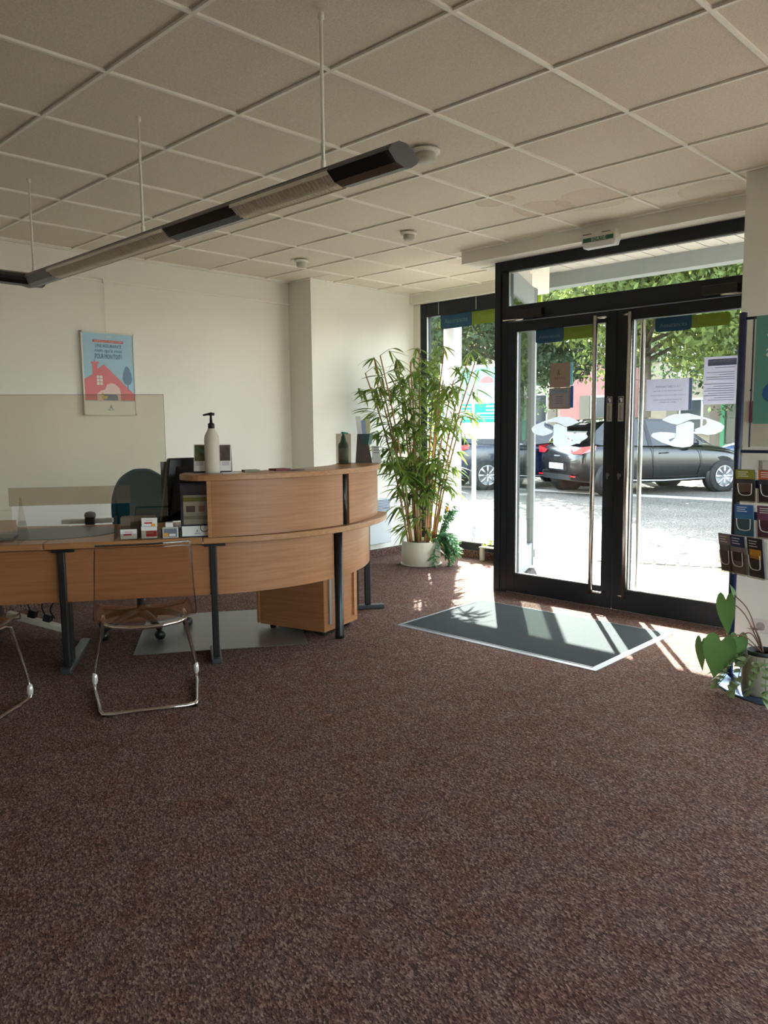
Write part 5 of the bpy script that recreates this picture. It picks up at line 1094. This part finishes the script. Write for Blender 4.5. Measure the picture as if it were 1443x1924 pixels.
# little plant on a white post at the window sill
wp = thing('window_sill_plant', 'small light green plant by the window beside the door frame', 'plant', (-4.42, 6.05, 0)); SL = leafmat('sill_leaf', '7d9a2e', 'b5c64a', .5, 10)
obj('post', G().box(-4.74, -4.705, 6.18, 6.215, 0, .13), M('post_white', 'd9cfc6', .6), wp); obj('shelf', G().box(-4.745, -4.3, 6.17, 6.25, .13, .138), M('shelf_clear', 'cfcabf', .4), wp)
rs = random.Random(3); sm_ = []; sg = G()
for k in range(9):
    b = V(-4.68 + .045 * k, 6.2 + rs.uniform(-.02, .02), .138); h = .05 + .018 * k * rs.uniform(.6, 1.1); t = b + V(rs.uniform(-.02, .03), rs.uniform(-.05, .02), h); sg.tube([b, t], .002, 5)
    for j in range(6):
        a = rs.uniform(0, 2 * PI); p = b + (t - b) * rs.uniform(.35, 1.05); sm_.append(frame_mat(p, (math.cos(a), -abs(math.sin(a)), rs.uniform(-.2, .6)), rs.uniform(-.6, .6)) @ Matrix.Scale(rs.uniform(.8, 1.3), 4))
obj('stems', sg, MATS['fern_stem'], wp); leaves(wp, sm_, SL, blade(.034, .026, 4, .3), 300)
tag(obj('white_cord', G().tube(spline([(-5.3, 6.15, .1), (-5.2, 6.17, .02), (-5.12, 6.14, .006), (-5.02, 6.12, .006)], 6), .007, 8), M('cord_white', 'e6e2da', .5), loc=(-5.15, 6.15, 0)), 'short white cord on the floor by the window', 'cord')
# anthurium beside the rack
def heart(L, W, n=0):
    out = [(0, 0), (-.13, .1), (-.19, .24), (-.13, .38), (.02, .47), (.2, .49), (.4, .42), (.6, .3), (.8, .15), (.93, .05), (1, .002)]
    vs = []; fs = []
    for x, y in out:
        mx = max(0, min(1, x)); vs += [(x * L, -y * W, .1 * y * W - .15 * mx * mx * L), (mx * L, 0, -.15 * mx * mx * L), (x * L, y * W, .1 * y * W - .15 * mx * mx * L)]
    for i in range(len(out) - 1): a = i * 3; fs += [(a, a + 3, a + 4, a + 1), (a + 1, a + 4, a + 5, a + 2)]
    return np.array(vs), fs
AL = leafmat('anthurium_leaf', '3a5a30', '5b7a44', .22, 4, .35); AP = V(-1.318, 4.02, .012)
an = thing('anthurium', 'potted anthurium with large heart-shaped leaves at the foot of the rack', 'potted plant', tuple(AP))
ring_pot(an, tuple(AP), .095, .2, M('pot_olive', '8d8672', .5))
obj('inner_pot', G().lathe([(.07, .19), (.072, .215), (.066, .215), (.064, .19)], tuple(AP), 24), M('inner_dark', '22262a', .5), an)
STM = M('anthurium_stem', '6b4a3a', .6); c_ = AP + UP * .2
def aleaf(base, d, nrm, L, W):
    d = Vector(d).normalized(); n = Vector(nrm); n = (n - d * n.dot(d)).normalized(); y = n.cross(d)
    M4 = np.array([[d[i], y[i], n[i], base[i]] for i in range(3)] + [[0, 0, 0, 1]]); hv_, hf = heart(L, W)
    obj('leaf', G().add((np.c_[hv_, np.ones(len(hv_))] @ M4.T)[:, :3], hf, 0, True), AL, an)
    obj('leaf_stem', G().tube(spline([c_, (c_ + base) / 2 + UP * .06, base], 5), .003, 6), STM, an)
aleaf(V(-1.475, 3.93, .475), (.06, 0, -1), (.1, -1, .2), .19, .095); aleaf(V(-1.472, 3.88, .272), (-.12, -.1, -1), (.35, -1, .3), .2, .16)
aleaf(V(-1.592, 3.94, .232), (-.05, 0, -1), (-.5, -1, .2), .16, .085); aleaf(V(-1.42, 3.96, .285), (.02, 0, -1), (.9, -1, .1), .15, .1)
aleaf(V(-1.455, 3.99, .49), (-.3, -.1, .9), (1, -.5, 0), .06, .025)
fl = obj('spent_flower', G().tube(spline([c_, c_ + V(-.01, -.02, .07), c_ + V(-.03, -.03, .12)], 4), .0045, 6), STM, an)
for k in range(5):
    a = 2 * PI * k / 5; hv_, hf = blade(.045, .022, 3, .2); M4 = frame_mat(c_ + V(-.03, -.03, .12), (math.cos(a), math.sin(a), .35)); obj('spathe', G().add((np.c_[hv_, np.ones(len(hv_))] @ np.array(M4).T)[:, :3], hf, 0, True), M('spathe', '5a3029', .6), fl)
IV = leafmat('ivy_leaf', '587349', '96a577', .3, 12); iv = thing('ivy', 'pale variegated ivy trailing over the round rack base', 'ivy', tuple(AP + V(-.09, -.1, .0)))
ri = random.Random(4); im = []; ig = G()
for k, (dx, dy, zt) in enumerate(((-.14, -.06, .03), (-.12, -.12, .03), (-.05, -.17, .04), (.02, -.19, .05), (-.16, -.02, .06), (.08, -.19, .03))):
    b = AP + V(dx * .55, dy * .55, .2); sp_ = spline([b, AP + V(dx * .9, dy * .9, .16), AP + V(dx * 1.1, dy * 1.1, .08), AP + V(dx * 1.35, dy * 1.35, zt)], 5); ig.tube(sp_, .002, 5)
    for p in sp_[3::2]:
        for s in range(2):
            a = math.atan2(dy, dx) + ri.uniform(-1.1, 1.1); im.append(frame_mat(p + UP * .01, (math.cos(a), math.sin(a), ri.uniform(-.5, .2)), ri.uniform(-.6, .6)) @ Matrix.Scale(ri.uniform(.8, 1.4), 4))
obj('stems', ig, MATS['fern_stem'], iv); leaves(iv, im, IV, heart(.038, .034, 7), 300)
